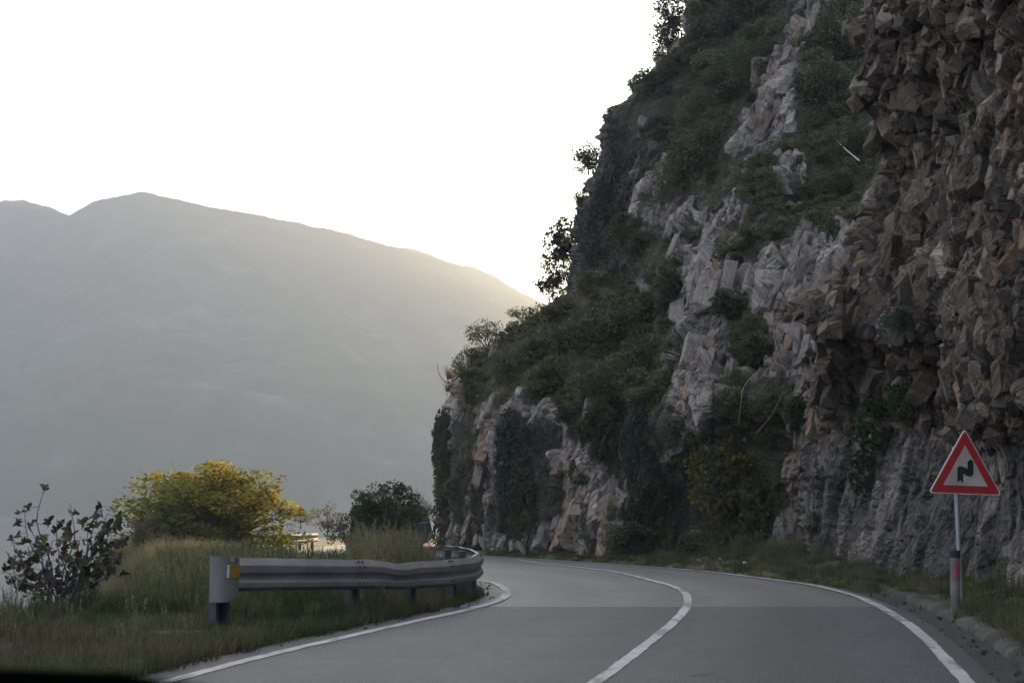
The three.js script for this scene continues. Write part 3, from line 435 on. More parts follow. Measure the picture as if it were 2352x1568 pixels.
{ // single blocks that stand out of the face
  const forms = [0, 1, 2, 3, 4, 5, 6, 7].map((k) => rockGeo(300 + k, 0.5 + 0.12 * (k % 3), 1, 0.55, k % 2 ? grey : pale, true)), forms2 = [0, 1, 2, 3, 4, 5].map((k) => rockGeo(340 + k, 0.5 + 0.1 * (k % 3), 1, 0.55, k % 3 ? [0.21, 0.175, 0.135] : [0.36, 0.31, 0.25], true));
  const r = rng(77), block = (s, x, y, size, geo, sink = 0.45, lean = 0.35) => { const q = s.spot(x, y), m = part('rock', geo, M.block, cliff); const d = -q.p.z, k = size * d / F; m.position.copy(q.p).addScaledVector(q.n, -k * sink * (s === right ? 0.85 : 0.65)); m.scale.setScalar(k); m.rotation.set(0.5 * (r() - 0.5), 6.28 * r(), -lean + 0.5 * (r() - 0.5)); };
  for (const [x, y, s, k] of [[1466, 440, 36, 0], [1462, 492, 30, 2], [1490, 520, 24, 3], [1520, 300, 20, 4], [1500, 340, 24, 1], [1590, 885, 36, 0], [1560, 930, 34, 2], [1600, 960, 32, 4], [1195, 905, 22, 2], [1215, 915, 16, 3], [1310, 1130, 30, 1], [1370, 1215, 22, 5], [1400, 1200, 20, 3], [1600, 1225, 22, 2], [1740, 1250, 20, 5], [1720, 1240, 16, 1], [1900, 1000, 15, 0], [1610, 640, 26, 6], [1640, 690, 24, 7], [1600, 700, 30, 2], [1580, 820, 30, 4], [1720, 480, 30, 1], [1700, 560, 26, 3], [1800, 420, 24, 5], [1820, 470, 22, 0], [1790, 640, 22, 2]]) block(back, x, y, s, forms[k], 0.6);
  for (const [x, y, s, k] of [[2066, 665, 26, 0], [2080, 650, 20, 1], [2160, 690, 34, 0], [2150, 720, 24, 3], [2268, 330, 34, 0], [2262, 185, 30, 3], [2240, 200, 18, 1], [2205, 480, 22, 2], [2180, 570, 26, 4], [2110, 560, 22, 5], [2290, 560, 24, 1], [2320, 250, 26, 2], [2300, 90, 26, 4], [2100, 60, 22, 5], [2055, 400, 20, 1], [2330, 430, 22, 3], [1900, 690, 26, 4], [1840, 690, 30, 5], [2020, 860, 22, 2], [1905, 1000, 15, 3], [2180, 990, 18, 0], [2250, 800, 24, 4]]) block(right, x, y, s, forms2[k], 0.55, -0.2);
  for (let k = 0; k < 95; k++) { const y = 60 + 1190 * r(), xl = interp(backLeft, y) + 30, x = lerp(xl, 1880, r()), q = back.spot(x, y); if (q.veg || (x > 1540 && x < 1840 && y > 970)) continue; block(back, x, y, 18 + 26 * r(), forms[Math.floor(r() * 8)], 0.7); }
  for (let k = 0; k < 150; k++) { const y = 20 + 930 * r(), xl = interp(rightLeft, y) + 14, x = lerp(xl, 2380, r()); block(right, x, y, 16 + 30 * r() * r(), forms2[Math.floor(r() * 6)], 0.7, -0.1); }
  // the smaller broken pieces, too many to tell apart
  const white = [0, 1, 2, 3, 4, 5].map((k) => rockGeo(380 + k, 0.45 + 0.1 * (k % 3), 1, 0.5, [1, 1, 1], true));
  const dip = new THREE.Quaternion().setFromUnitVectors(V(0, 1, 0), V(0.30, 0.86, -0.40).normalize()), o = new THREE.Object3D(), tilt = new THREE.Quaternion(), eu = new THREE.Euler();
  const lay = (sheet, name, label, n, pick, size, tone, wob, seed) => { const rr = rng(seed); white.forEach((geo, gi) => { const list = []; for (let k = 0; k < n / 6; k++) { const q0 = pick(rr); if (!q0) continue; const q = sheet.spot(q0[0], q0[1]); if (q.veg) continue; const sc = -q.p.z / F * size(rr, q0); o.position.copy(q.p).addScaledVector(q.n, -sc * (wob > 1 ? 0.42 : 0.34)); eu.set(wob * (rr() - 0.5), 6.28 * rr(), wob * (rr() - 0.5)); o.quaternion.copy(dip).multiply(tilt.setFromEuler(eu)); o.scale.set(sc * (0.7 + 0.6 * rr()), sc * (0.8 + (wob < 1 ? 1.2 : 0.7) * rr()), sc * (0.55 + 0.5 * rr())); o.updateMatrix(); list.push([o.matrix.clone(), C(...tone(rr, q, q0))]); } const m = new THREE.InstancedMesh(geo, M.block, list.length); list.forEach(([a, c], i) => { m.setMatrixAt(i, a); m.setColorAt(i, c); }); m.name = name; m.castShadow = m.receiveShadow = true; cliff.add(m); m.userData.kind = 'stuff'; m.userData.label = label; }); };
  lay(back, 'broken_rock', 'smaller slabs of grey rock in the face', 2300, (rr) => { const y = 40 + 1230 * rr(), xl = interp(backLeft, y) + 26, x = lerp(xl, 1960, rr()); return x > 1540 && x < 1830 && y > 985 ? null : [x, y]; }, (rr) => 9 + 36 * rr() * rr(), (rr, q, [x, y]) => { const t = rr(), far = sstep(1560, 1400, x) * sstep(760, 640, y), nose = x < 1480 && y > 880 ? 0.3 : 0.12; let c = mix3(grey, pale, t); c = mix3(c, ochre, rr() < nose ? 0.6 : 0.08); return c.map((v) => v * (1 - 0.45 * far)); }, 0.5, 61);  // upper left slabs get the same painted shade in their colour
  lay(right, 'broken_rock', 'smaller blocks of brown rock in the overhanging face', 2400, (rr) => { const y = -20 + 1010 * rr(), xl = interp(rightLeft, y) + 10; return [lerp(xl, 2400, rr()), y]; }, (rr) => 9 + 44 * rr() ** 2.2, (rr) => { const t = rr(); return t < 0.6 ? mix3(black, brown, rr()) : t < 0.86 ? mix3(brown, [0.20, 0.158, 0.115], rr()) : t < 0.91 ? mix3(brown, ochre, 0.4 + 0.5 * rr()) : mix3([0.24, 0.2, 0.155], [0.38, 0.33, 0.27], rr()); }, 1.05, 62);
  lay(right, 'broken_rock', 'ribs of rock in the streaked lower wall', 130, (rr) => { const y = 990 + 330 * rr(), xl = interp(rightLeft, y) + 10; return [lerp(xl, 2400, rr()), y]; }, (rr) => 8 + 18 * rr() * rr(), (rr) => mix3([0.12, 0.112, 0.107], [0.30, 0.27, 0.235], rr() * rr()), 0.3, 63);
}

// ------------------------------------------------------------------ plants: one of each kind, then copies
const tones = {
  amber: [[0.085, 0.075, 0.02], [0.17, 0.13, 0.028]],
  sunny: [[0.15, 0.18, 0.025], [0.29, 0.29, 0.035]],
  dark: [[0.064, 0.082, 0.046], [0.115, 0.132, 0.072]], shaded: [[0.009, 0.012, 0.008], [0.017, 0.021, 0.013]], olive: [[0.11, 0.118, 0.05], [0.185, 0.18, 0.08]], green: [[0.05, 0.085, 0.025], [0.075, 0.12, 0.035]],  // includes a near-black leaf tone with the shade painted in
  blue: [[0.046, 0.066, 0.048], [0.078, 0.102, 0.068]], gold: [[0.30, 0.23, 0.02], [0.46, 0.33, 0.035]], dry: [[0.20, 0.165, 0.10], [0.30, 0.255, 0.16]], vivid: [[0.030, 0.058, 0.026], [0.045, 0.085, 0.034]],
};
const toneOf = (r, t) => mix3(tones[t][0], tones[t][1], r());
const ball = (r) => { for (;;) { const x = 2 * r() - 1, y = 2 * r() - 1, z = 2 * r() - 1, q = x * x + y * y + z * z; if (q < 1 && q > 1e-4) return [x, y, z, Math.sqrt(q)]; } };
function crown(seed, { clumps = 26, per = 90, size = 0.075, slim = 0.42, tone = 'dark', tone2 = null, share2 = 0, spread = 0.38, gap = 0.62, flat = 1, droop = 0, tones: tones_ = null, ragged = 0 }) {
  const r = rng(seed), s = new Soup(), centres = [];
  for (let k = 0; k < clumps; k++) {
    const [x, y, z, q] = ball(r), f = (gap + (1 - gap) * r() + ragged * r() * r() * r()) / q, cx = x * f, cy = y * f * flat, cz = z * f, cr = spread * (0.55 + 0.75 * r()), lum = 0.75 + 0.5 * r(), t2 = r() < share2, hi = clamp(0.5 + 0.5 * cy + 0.25 * cx + 0.5 * (r() - 0.5), 0, 0.999), pick = tones_ ? tones_[Math.floor(hi * tones_.length)] : null;  // listed tones brighten toward top and right: sunlight painted into leaf colour
    centres.push(V(cx, cy, cz));
    for (let i = 0; i < per; i++) {
      const [a, b, c, l] = ball(r), g = cr * (0.5 + 0.5 * r()) / l; const X = cx + a * g, Y = cy + b * g * 0.85, Z = cz + c * g;
      let dx = a / l + 0.9 * (r() - 0.5), dy = b / l + 0.9 * (r() - 0.5) + 0.25 - droop, dz = c / l + 0.9 * (r() - 0.5); const dl = Math.hypot(dx, dy, dz); dx /= dl; dy /= dl; dz /= dl;
      let sx = r() - 0.5, sy = r() - 0.5, sz = r() - 0.5; const dot = sx * dx + sy * dy + sz * dz; sx -= dot * dx; sy -= dot * dy; sz -= dot * dz; const sl = Math.hypot(sx, sy, sz) || 1;
      const col = toneOf(r, tones_ ? (r() < 0.8 ? pick : tones_[0]) : t2 && r() < 0.75 ? tone2 : tone), m = lum * (0.8 + 0.4 * r()), L = size * (0.7 + 0.6 * r());
      s.leaf(X, Y, Z, dx, dy, dz, sx / sl, sy / sl, sz / sl, L, L * slim, [col[0] * m, col[1] * m, col[2] * m]);
    }
  }
  return { geo: s.build(), centres };
}
function stems(seed, centres, root, thick, c = [0.09, 0.075, 0.06]) {
  const s = new Soup(), r = rng(seed), base = V(...root); const fork = V(root[0] * 0.5, root[1] * 0.45, root[2] * 0.5);
  s.stick(base, fork, thick, thick * 0.7, c, 6);
  for (const q of centres) { if (r() < 0.15) continue; const m = fork.clone().lerp(q, 0.5).add(V((r() - 0.5) * 0.2, (r() - 0.5) * 0.2, (r() - 0.5) * 0.2)); s.stick(fork, m, thick * 0.5, thick * 0.3, c, 4); s.stick(m, q.clone().multiplyScalar(1.08), thick * 0.3, thick * 0.1, c, 4); for (let k = 0; k < 2; k++) s.stick(m, q.clone().add(V((r() - 0.5) * 0.5, (r() - 0.3) * 0.5, (r() - 0.5) * 0.5)), thick * 0.18, thick * 0.06, c, 3); }
  return s.build();
}
function plantProto(seed, opt, root = [0, -0.95, 0], thick = 0.05) { const g = new THREE.Group(), c = crown(seed, opt); part('crown', c.geo, M.leaf, g); part('stem', stems(seed + 1, c.centres, root, thick), M.bark, g); return g; }
function tuftProto(seed, n, tone, h = 1, lean = 0.7) { const g = new THREE.Group(), s = new Soup(), r = rng(seed); for (let k = 0; k < n; k++) { const a = 6.283 * r(), q = 0.16 * Math.sqrt(r()), c = toneOf(r, tone); s.blade(Math.cos(a) * q, 0, Math.sin(a) * q, a + (r() - 0.5), lean * (0.2 + r()), h * (0.55 + 0.5 * r()), 0.018, c, 0.7); } part('blades', s.build(), M.grass, g); return g; }
function creeperProto(seed, strands, tone) {                 // strands of small leaves hanging over the rock, one unit tall and wide
  const g = new THREE.Group(), s = new Soup(), b = new Soup(), r = rng(seed);
  for (let k = 0; k < strands; k++) {
    const bundle = Math.floor(r() * 9), bx = (hash3(bundle, 1, 2, seed) - 0.5) * 0.8, x0 = bx * 0.8 + 0.46 * (r() + r() + r() - 1.5), z0 = 0.14 * r();
    const y0 = 0.55 - 0.38 * hash3(bundle, 5, 1, seed) * (0.3 + 0.7 * r()) - 0.12 * r() - 1.1 * x0 * x0, len = (0.2 + 0.8 * hash3(bundle, 3, 4, seed)) * (0.45 + 0.55 * r()), sway = 0.16 * (r() - 0.5), lum = 0.6 + 0.5 * hash3(bundle, 8, 8, seed) + 0.3 * r(); let prev = V(x0, y0, z0 * 0.4);
    for (let i = 0; i <= 34; i++) {
      const t = i / 34, X = x0 + sway * t + 0.05 * (r() - 0.5) + 0.04 * Math.sin(t * 7 + k), Y = y0 - len * t, Z = z0 + 0.05 * Math.sin(t * 3 + k) + 0.03 * r(); if (Y < -0.5 - 0.1 * hash3(k, 1, 1, seed)) break; if (r() < 0.25) continue; const q = V(X, Y, Z); if (i % 6 === 0) { b.stick(prev, q, 0.003, 0.002, [0.06, 0.055, 0.04], 3); prev = q; }
      for (let m = 0; m < 2; m++) { const col = toneOf(r, tone), a = 6.28 * r(), dx = 0.5 * Math.cos(a), dz = 0.3 + 0.4 * Math.abs(Math.sin(a)), dy = -0.75, l = Math.hypot(dx, dy, dz), L = 0.034 * (0.7 + 0.7 * r()), cs = Math.cos(a + 1.4), sn = Math.sin(a + 1.4); s.leaf(X, Y, Z, dx / l, dy / l, dz / l, cs, 0.1, sn, L, L * 0.4, [col[0] * lum, col[1] * lum, col[2] * lum]); }
    }
  }
  part('foliage', s.build(), M.leaf, g); part('stem', b.build(), M.bark, g); return g;
}
const PROTO = {
  dense: [plantProto(1, { clumps: 44, per: 80, size: 0.1, spread: 0.33 }), plantProto(2, { clumps: 40, per: 80, size: 0.1, spread: 0.33, tone2: 'olive', share2: 0.35 })],
  olive: [plantProto(3, { clumps: 38, per: 85, tone: 'olive', tone2: 'dark', share2: 0.3 })],
  green: [plantProto(4, { clumps: 34, per: 80, tone: 'green', tone2: 'olive', share2: 0.3 })],
  vivid: [plantProto(5, { clumps: 22, per: 70, tone: 'vivid', size: 0.13 })],
  loose: [plantProto(6, { clumps: 44, per: 44, tone: 'shaded', size: 0.105, spread: 0.3, gap: 0.3, tone2: 'olive', share2: 0.4 }), plantProto(7, { clumps: 38, per: 46, tone: 'shaded', size: 0.115, spread: 0.26, gap: 0.35, tone2: 'olive', share2: 0.3 })],
  tuft: [tuftProto(8, 240, 'dry', 1, 0.75)], gtuft: [tuftProto(9, 220, 'olive', 1, 0.8)],
  ivy: [plantProto(10, { clumps: 30, per: 32, tone: 'vivid', size: 0.16, slim: 0.6, spread: 0.34, flat: 1 })],
  creeper: [creeperProto(12, 130, 'blue'), creeperProto(14, 115, 'dark'), creeperProto(17, 105, 'blue')],
};
const protoUsed = new Set();
function plant(kind, name, label, category, pos, sx, sy, turn, group, variant = 0, sz) {
  const src = PROTO[kind][variant % PROTO[kind].length], o = protoUsed.has(src) ? src.clone() : (protoUsed.add(src), src);
  o.name = numbered(name); o.position.copy(pos); o.scale.set(sx, sy, sz ?? sx); o.rotation.set(0, turn, 0); scene.add(o); tag(o, label, category, group); return o;
}
const pr = rng(909);
function onCliff(sheet, kind, name, x, y, rx, ry, label, o = {}) {
  const q = sheet.spot(x, y), k = -q.p.z / F, sx = rx * k, sy = ry * k;
  const pos = q.p.clone().addScaledVector(q.n, sx * (o.out ?? 0.4)); if (o.dy) pos.y += o.dy * k;
  const turn = kind === 'creeper' ? Math.atan2(q.n.x, q.n.z) : 6.28 * pr();
  return plant(kind, name, label, o.cat ?? (name.includes('grass') ? 'grass tuft' : name.includes('creeper') ? 'creeper' : 'shrub'), pos, kind === 'creeper' ? 2 * sx : sx, kind === 'creeper' ? 2 * sy : sy, turn, o.group, o.v ?? Math.floor(pr() * 2), kind === 'creeper' ? 3.2 : undefined);
}
const S = (kind, name, x, y, rx, ry, label, o) => onCliff(back, kind, name, x, y, rx, ry, label, o), Rr = (kind, name, x, y, rx, ry, label, o) => onCliff(right, kind, name, x, y, rx, ry, label, o);
// skyline
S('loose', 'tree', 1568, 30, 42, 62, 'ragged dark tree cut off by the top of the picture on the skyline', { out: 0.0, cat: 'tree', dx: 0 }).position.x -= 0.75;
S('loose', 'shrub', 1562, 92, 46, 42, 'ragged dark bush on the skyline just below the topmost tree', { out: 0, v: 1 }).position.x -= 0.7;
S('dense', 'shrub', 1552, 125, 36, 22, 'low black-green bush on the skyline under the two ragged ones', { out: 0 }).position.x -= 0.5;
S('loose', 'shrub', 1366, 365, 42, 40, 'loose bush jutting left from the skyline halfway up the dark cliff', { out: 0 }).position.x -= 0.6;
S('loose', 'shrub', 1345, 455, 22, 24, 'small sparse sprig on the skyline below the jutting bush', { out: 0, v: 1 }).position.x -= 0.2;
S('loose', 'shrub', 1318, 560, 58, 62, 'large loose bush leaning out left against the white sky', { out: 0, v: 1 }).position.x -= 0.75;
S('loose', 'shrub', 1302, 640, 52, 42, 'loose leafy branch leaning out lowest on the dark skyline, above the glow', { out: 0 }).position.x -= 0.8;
S('loose', 'shrub', 1285, 708, 34, 36, 'small ragged shrub where the dark cliff meets the green shoulder', { out: 0.1, v: 1 });
S('olive', 'shrub', 1215, 748, 44, 26, 'low bush on the shoulder crest right of the rounded bush');
S('olive', 'shrub', 1128, 800, 58, 50, 'rounded backlit bush on the shoulder crest', { out: 0.2 });
S('olive', 'shrub', 1085, 845, 40, 40, 'leafy bush on the crest left of the rounded bush');
// the green shoulder
S('dense', 'shrub', 1430, 800, 105, 80, 'widest dark bush on the green shoulder', { v: 0 });
S('dense', 'shrub', 1335, 800, 85, 52, 'broad dark bush left of the widest one on the shoulder', { v: 1 });
S('dense', 'shrub', 1490, 860, 62, 80, 'dark bush in the hollow just left of the pale rock rib', { v: 0 });
S('olive', 'shrub', 1245, 815, 60, 44, 'olive bush in the middle of the shoulder slope');
S('olive', 'shrub', 1180, 850, 52, 38, 'olive bush above the pale tuft on the shoulder');
S('green', 'shrub', 1275, 870, 46, 30, 'fresh green bush at the lip of the low wall');
S('dense', 'shrub', 1390, 900, 55, 42, 'dark bush at the lip of the low wall, below the widest bush', { v: 1 });
S('tuft', 'dry_grass_tuft', 1150, 925, 44, 62, 'long pale grass tuft drooping over the low wall', { out: 0.2, dy: -10 });
S('tuft', 'dry_grass_tuft', 1350, 735, 52, 44, 'pale grass tuft under the dark cliff, left of two');
S('tuft', 'dry_grass_tuft', 1410, 705, 48, 40, 'pale grass tuft under the dark cliff, right of two');
for (const [x, y, s, l] of [[1040, 876, 34, 'sunlit golden grass tuft on the tip of the promontory'], [1022, 902, 30, 'sunlit golden grass tuft just below the tip of the promontory'], [1062, 858, 30, 'sunlit golden grass tuft beside the crest bush on the promontory']]) S('tuft', 'dry_grass_tuft', x, y, s, s * 1.15, l, { out: 0.1 });
// hanging green on the low wall
S('creeper', 'creeper', 1036, 1095, 30, 150, 'dark creeper hanging down the outer corner of the low wall', { out: 0.05 });
S('creeper', 'creeper', 1205, 1055, 52, 115, 'dark creeper curtain in the middle of the low wall', { out: 0.05, v: 0 });
S('creeper', 'creeper', 1225, 1165, 46, 92, 'dark creeper lower down beside the triangular rock', { out: 0.05, v: 1 });
S('creeper', 'creeper', 1508, 1060, 48, 150, 'tall dark creeper curtain left of the bulging pale rock', { out: 0.12, v: 0 });
S('creeper', 'creeper', 1505, 1190, 62, 100, 'dark creeper curtain reaching down to the road verge', { out: 0.12, v: 1 });
S('creeper', 'creeper', 1400, 1010, 46, 90, 'thin creeper over the ochre hollow in the low wall', { out: 0.03, v: 1 });
S('vivid', 'shrub', 1348, 1112, 20, 14, 'small dark cushion plant under the ochre ledge of the low wall');
S('dense', 'shrub', 1470, 1245, 66, 42, 'dark bush at the foot of the wall beside the road', { v: 0 });
S('dense', 'shrub', 1620, 1260, 50, 34, 'low dark bush under the yellowing tree', { v: 1 });
S('olive', 'shrub', 1420, 1185, 26, 18, 'small bush on the rubble at the wall foot');
// rock ribs and gullies above
S('dense', 'shrub', 1640, 372, 78, 70, 'big dark bush filling the gully beside the tall rib', { v: 0 });
S('dense', 'shrub', 1600, 420, 50, 46, 'dark bush low in the gully under the big one', { v: 1 });
S('green', 'shrub', 1540, 425, 46, 58, 'bright green bush beside the rounded rock head');
S('dense', 'shrub', 1690, 55, 95, 70, 'broad dark bush near the top of the picture, left of the tall rib', { v: 0 });
S('green', 'shrub', 1745, 160, 62, 56, 'yellow-green bush high against the tall rib');
S('olive', 'shrub', 1650, 210, 60, 50, 'olive bush left of the yellow-green one');
S('olive', 'shrub', 1600, 270, 50, 44, 'olive bush above the big gully bush');
S('dense', 'shrub', 1905, 245, 82, 92, 'largest dark bush in the hollow left of the overhang', { v: 0 });
S('dense', 'shrub', 1925, 80, 66, 84, 'tall dark bush at the top edge left of the overhang', { v: 1 });
S('dense', 'shrub', 1965, 355, 60, 52, 'dark bush below the largest one beside the overhang', { v: 1 });
S('dense', 'shrub', 1922, 445, 48, 32, 'low dark bush under the white dead branch', { v: 0 });
S('vivid', 'shrub', 1772, 386, 22, 28, 'small dark green cushion on the smooth slab of the tall rib');
S('vivid', 'shrub', 1665, 585, 16, 16, 'small cushion beside the pale tuft on the middle rib');
S('vivid', 'shrub', 1920, 555, 22, 30, 'vivid green cushion left of the leaning slab');
S('vivid', 'shrub', 1800, 625, 17, 15, 'small green cushion above the leaning slab');
S('dense', 'shrub', 1720, 770, 42, 44, 'dark bush in the cleft right of the pale rib', { v: 1 });
S('olive', 'shrub', 1706, 708, 20, 18, 'small olive cushion above the cleft bush');
S('dense', 'shrub', 1540, 675, 36, 46, 'dark bush at the left foot of the middle rib', { v: 0 });
S('dense', 'shrub', 1600, 545, 30, 26, 'bush on the ledge of the middle rib', { v: 1 });
S('green', 'shrub', 1692, 862, 28, 20, 'green bush under the horizontal dead stick');
S('olive', 'shrub', 1660, 925, 34, 28, 'olive bush above the yellowing tree');
S('green', 'shrub', 1775, 925, 34, 22, 'green bush on the ledge right of the dead sticks');
S('vivid', 'shrub', 1860, 820, 17, 18, 'vivid small plant with yellow tips under the overhang');
S('tuft', 'dry_grass_tuft', 1742, 300, 46, 62, 'large pale grass tuft on the edge of the tall rib', { out: 0.1 });
S('tuft', 'dry_grass_tuft', 1655, 562, 42, 56, 'pale grass tuft on the middle rib', { out: 0.1 });
S('tuft', 'dry_grass_tuft', 1850, 75, 50, 54, 'pale grass tuft at the top of the tall rib', { out: 0.1 });
S('tuft', 'dry_grass_tuft', 1790, 855, 40, 34, 'thin pale grass between the dead sticks', { out: 0.1 });
// the overhanging face
Rr('ivy', 'ivy', 2050, 975, 66, 62, 'large-leaved ivy under the overhang', { cat: 'ivy' });
Rr('ivy', 'ivy', 2008, 1090, 36, 48, 'large-leaved ivy hanging lower left of the sign', { cat: 'ivy' });
Rr('ivy', 'ivy', 2095, 930, 40, 46, 'large-leaved ivy at the right end of the overhang', { cat: 'ivy' });
Rr('vivid', 'shrub', 1896, 880, 18, 36, 'vivid green plant hanging at the left edge of the overhang');
Rr('vivid', 'shrub', 1882, 1205, 18, 28, 'vivid green plant low on the streaked wall');
Rr('vivid', 'shrub', 2242, 245, 26, 34, 'green plant high on the dark face');
Rr('vivid', 'shrub', 2108, 742, 24, 26, 'green plant in the recess right of the flowers');
{
  const q = Rr('olive', 'flowering_shrub', 2062, 745, 36, 40, 'bush with small pale blue flowers under the overhang', { cat: 'shrub' }), s = new Soup(), r = rng(44);
  for (let k = 0; k < 46; k++) { const [x, y, z, l] = ball(r), m = (0.85 + 0.25 * r()) / l; for (let i = 0; i < 5; i++) { const a = i * 1.257 + r(); s.leaf(x * m, y * m, Math.abs(z * m), Math.cos(a) * 0.9, Math.sin(a) * 0.9, 0.4, -Math.sin(a), Math.cos(a), 0, 0.075, 0.035, [0.36, 0.38, 0.62]); } }
  part('flower', s.build(), M.leaf, q); q.children.at(-1).userData.kind = 'stuff';
}
{ // scrub and ground cover over the green parts of the cliff
  const s = new Soup(), r = rng(15); for (let k = 0; k < 64; k++) { const [a, b, c, l] = ball(r), m = 0.6 + 0.4 * r(); let sx = r() - 0.5, sy = r() - 0.5, sz = r() - 0.5; const sl = Math.hypot(sx, sy, sz); const v = 0.75 + 0.5 * r(); s.leaf(a / l * m * 0.8, b / l * m * 0.8, c / l * m * 0.8, a / l, b / l, c / l, sx / sl, sy / sl, sz / sl, 0.22 * (0.7 + 0.6 * r()), 0.075, [v, v, v]); }
  const geo = s.build(), list = [], o = new THREE.Object3D();
  for (let k = 0; k < 16000; k++) {
    const y = -140 + 1420 * r(), xl = interp(backLeft, y), x = lerp(xl + 3, 2080, r()), q = back.spot(x, y); if (!q.veg || r() > q.veg.dens) continue;
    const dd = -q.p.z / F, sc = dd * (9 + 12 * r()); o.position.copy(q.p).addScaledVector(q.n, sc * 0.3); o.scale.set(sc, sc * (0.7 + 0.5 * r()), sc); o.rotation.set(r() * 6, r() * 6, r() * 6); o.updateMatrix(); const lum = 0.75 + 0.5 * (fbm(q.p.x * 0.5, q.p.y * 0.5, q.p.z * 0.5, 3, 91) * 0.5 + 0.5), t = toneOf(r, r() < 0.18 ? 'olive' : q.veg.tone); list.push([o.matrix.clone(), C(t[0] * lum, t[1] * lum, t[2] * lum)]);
  }
  const m = new THREE.InstancedMesh(geo, M.leaf, list.length); list.forEach(([a, c], i) => { m.setMatrixAt(i, a); m.setColorAt(i, c); }); m.name = numbered('scrub'); m.castShadow = m.receiveShadow = true; scene.add(m); tag(m, 'low scrub and creepers covering the green parts of the cliff', 'scrub', null, 'stuff');
}
{ // bush-sized mounds within the scrub, too merged to tell apart
  const r = rng(19), o = new THREE.Object3D(), geos = [crown(91, { clumps: 30, per: 60, tone: 'dark', size: 0.17, tone2: 'olive', share2: 0.4 }).geo, crown(92, { clumps: 26, per: 60, tone: 'olive', size: 0.17, tone2: 'dark', share2: 0.5 }).geo];
  geos.forEach((geo, gi) => {
    const list = []; for (let k = 0; k < 900 && list.length < 170; k++) { const y = -120 + 1080 * r(), xl = interp(backLeft, y), x = lerp(xl + 25, 2060, r()), q = back.spot(x, y); if (!q.veg || q.veg.tone === 'shaded' || (gi === 0) === (q.veg.tone === 'olive')) continue; const sc = -q.p.z / F * (16 + 24 * r()); o.position.copy(q.p).addScaledVector(q.n, sc * 0.25); o.scale.set(sc, sc * (0.6 + 0.4 * r()), sc); o.rotation.set(0, r() * 6.28, 0); o.updateMatrix(); const l = 0.7 + 0.6 * r(); list.push([o.matrix.clone(), C(l, l, l * (0.85 + 0.3 * r()))]); }
    const m = new THREE.InstancedMesh(geo, M.leaf, list.length); list.forEach(([a, c], i) => { m.setMatrixAt(i, a); m.setColorAt(i, c); }); m.name = numbered('scrub'); m.castShadow = m.receiveShadow = true; scene.add(m); tag(m, gi ? 'olive mounds of scrub on the green shoulder of the cliff' : 'dark mounds of scrub in the gullies of the cliff', 'scrub', null, 'stuff');
  });
}
{ // the yellowing tree against the foot of the cliff
  const c = crown(51, { clumps: 70, per: 95, tone: 'dark', tone2: 'olive', share2: 0.4, size: 0.09, slim: 0.45, spread: 0.26, gap: 0.35 }), c2 = crown(52, { clumps: 60, per: 34, tone: 'amber', size: 0.085, slim: 0.45, spread: 0.26, gap: 0.7 });
  const p2 = c2.geo.attributes.position, k2 = c2.geo.index.array, keep = []; for (let k = 0; k < k2.length; k += 6) { const x = p2.getX(k2[k]), y = p2.getY(k2[k]); if (x < 0.15 && -x * 0.9 + y * 0.5 > 0.15) for (let i = 0; i < 6; i++) keep.push(k2[k + i]); } c2.geo.setIndex(keep);
  const q = back.spot(1690, 1120), t = thing('tree', 'dark tree with yellowing leaves on its left against the cliff foot', 'tree', V(q.p.x, -0.15, q.p.z + 0.9));
  const crownG = c.geo.clone().scale(1.42, 1.62, 0.9).translate(0, 2.05, 0); part('crown', crownG, M.leaf, t); part('yellow_leaves', c2.geo.scale(1.5, 1.6, 1.0).translate(0, 2.1, 0.1), M.leaf, t).userData.label = 'yellow leaves on the left side'; part('trunk', stems(53, c.centres, [0.1, -1.3, 0], 0.06).scale(1.4, 1.6, 0.9).translate(0, 2.05, 0), M.bark, t);
}
// dead sticks on the rock
function deadStick(pts, r0, c, label) { const s = new Soup(); const q = pts.map(([x, y, o]) => { const k = back.spot(x, y); return k.p.clone().addScaledVector(k.n, o ?? 0.25); }); const cv = new THREE.CatmullRomCurve3(q), n = 14; for (let i = 0; i < n; i++) s.stick(cv.getPoint(i / n), cv.getPoint((i + 1) / n), r0 * (1 - 0.6 * i / n), r0 * (1 - 0.6 * (i + 1) / n), c, 5); top('dead_branch', s.build(), M.bark, label, 'dead branch'); }
deadStick([[2000, 402, 0.5], [1965, 380, 0.7], [1930, 364, 0.9]], 0.026, [0.42, 0.40, 0.38], 'white dead branch beside the overhang below the largest dark bush');
deadStick([[1735, 982, 0.4], [1775, 950, 0.5], [1815, 920, 0.6]], 0.014, [0.26, 0.22, 0.15], 'pale dead cane leaning right above the yellowing tree');
deadStick([[1700, 960, 0.4], [1710, 930, 0.5], [1716, 908, 0.4], [1758, 866, 0.4], [1795, 855, 0.3]], 0.014, [0.28, 0.24, 0.17], 'bent pale dead cane on the rock above the yellowing tree');
deadStick([[1615, 852, 0.3], [1660, 848, 0.4], [1720, 852, 0.4]], 0.012, [0.24, 0.2, 0.15], 'thin horizontal dead cane beside the knob of pale rock');
deadStick([[1775, 745, 0.4], [1785, 800, 0.5], [1800, 850, 0.4]], 0.012, [0.22, 0.18, 0.13], 'thin upright dead cane under the leaning slab');
deadStick([[1445, 1075, 0.35], [1450, 1030, 0.45], [1456, 985, 0.4]], 0.013, [0.22, 0.19, 0.13], 'upright dead cane in front of the creeper on the low wall');
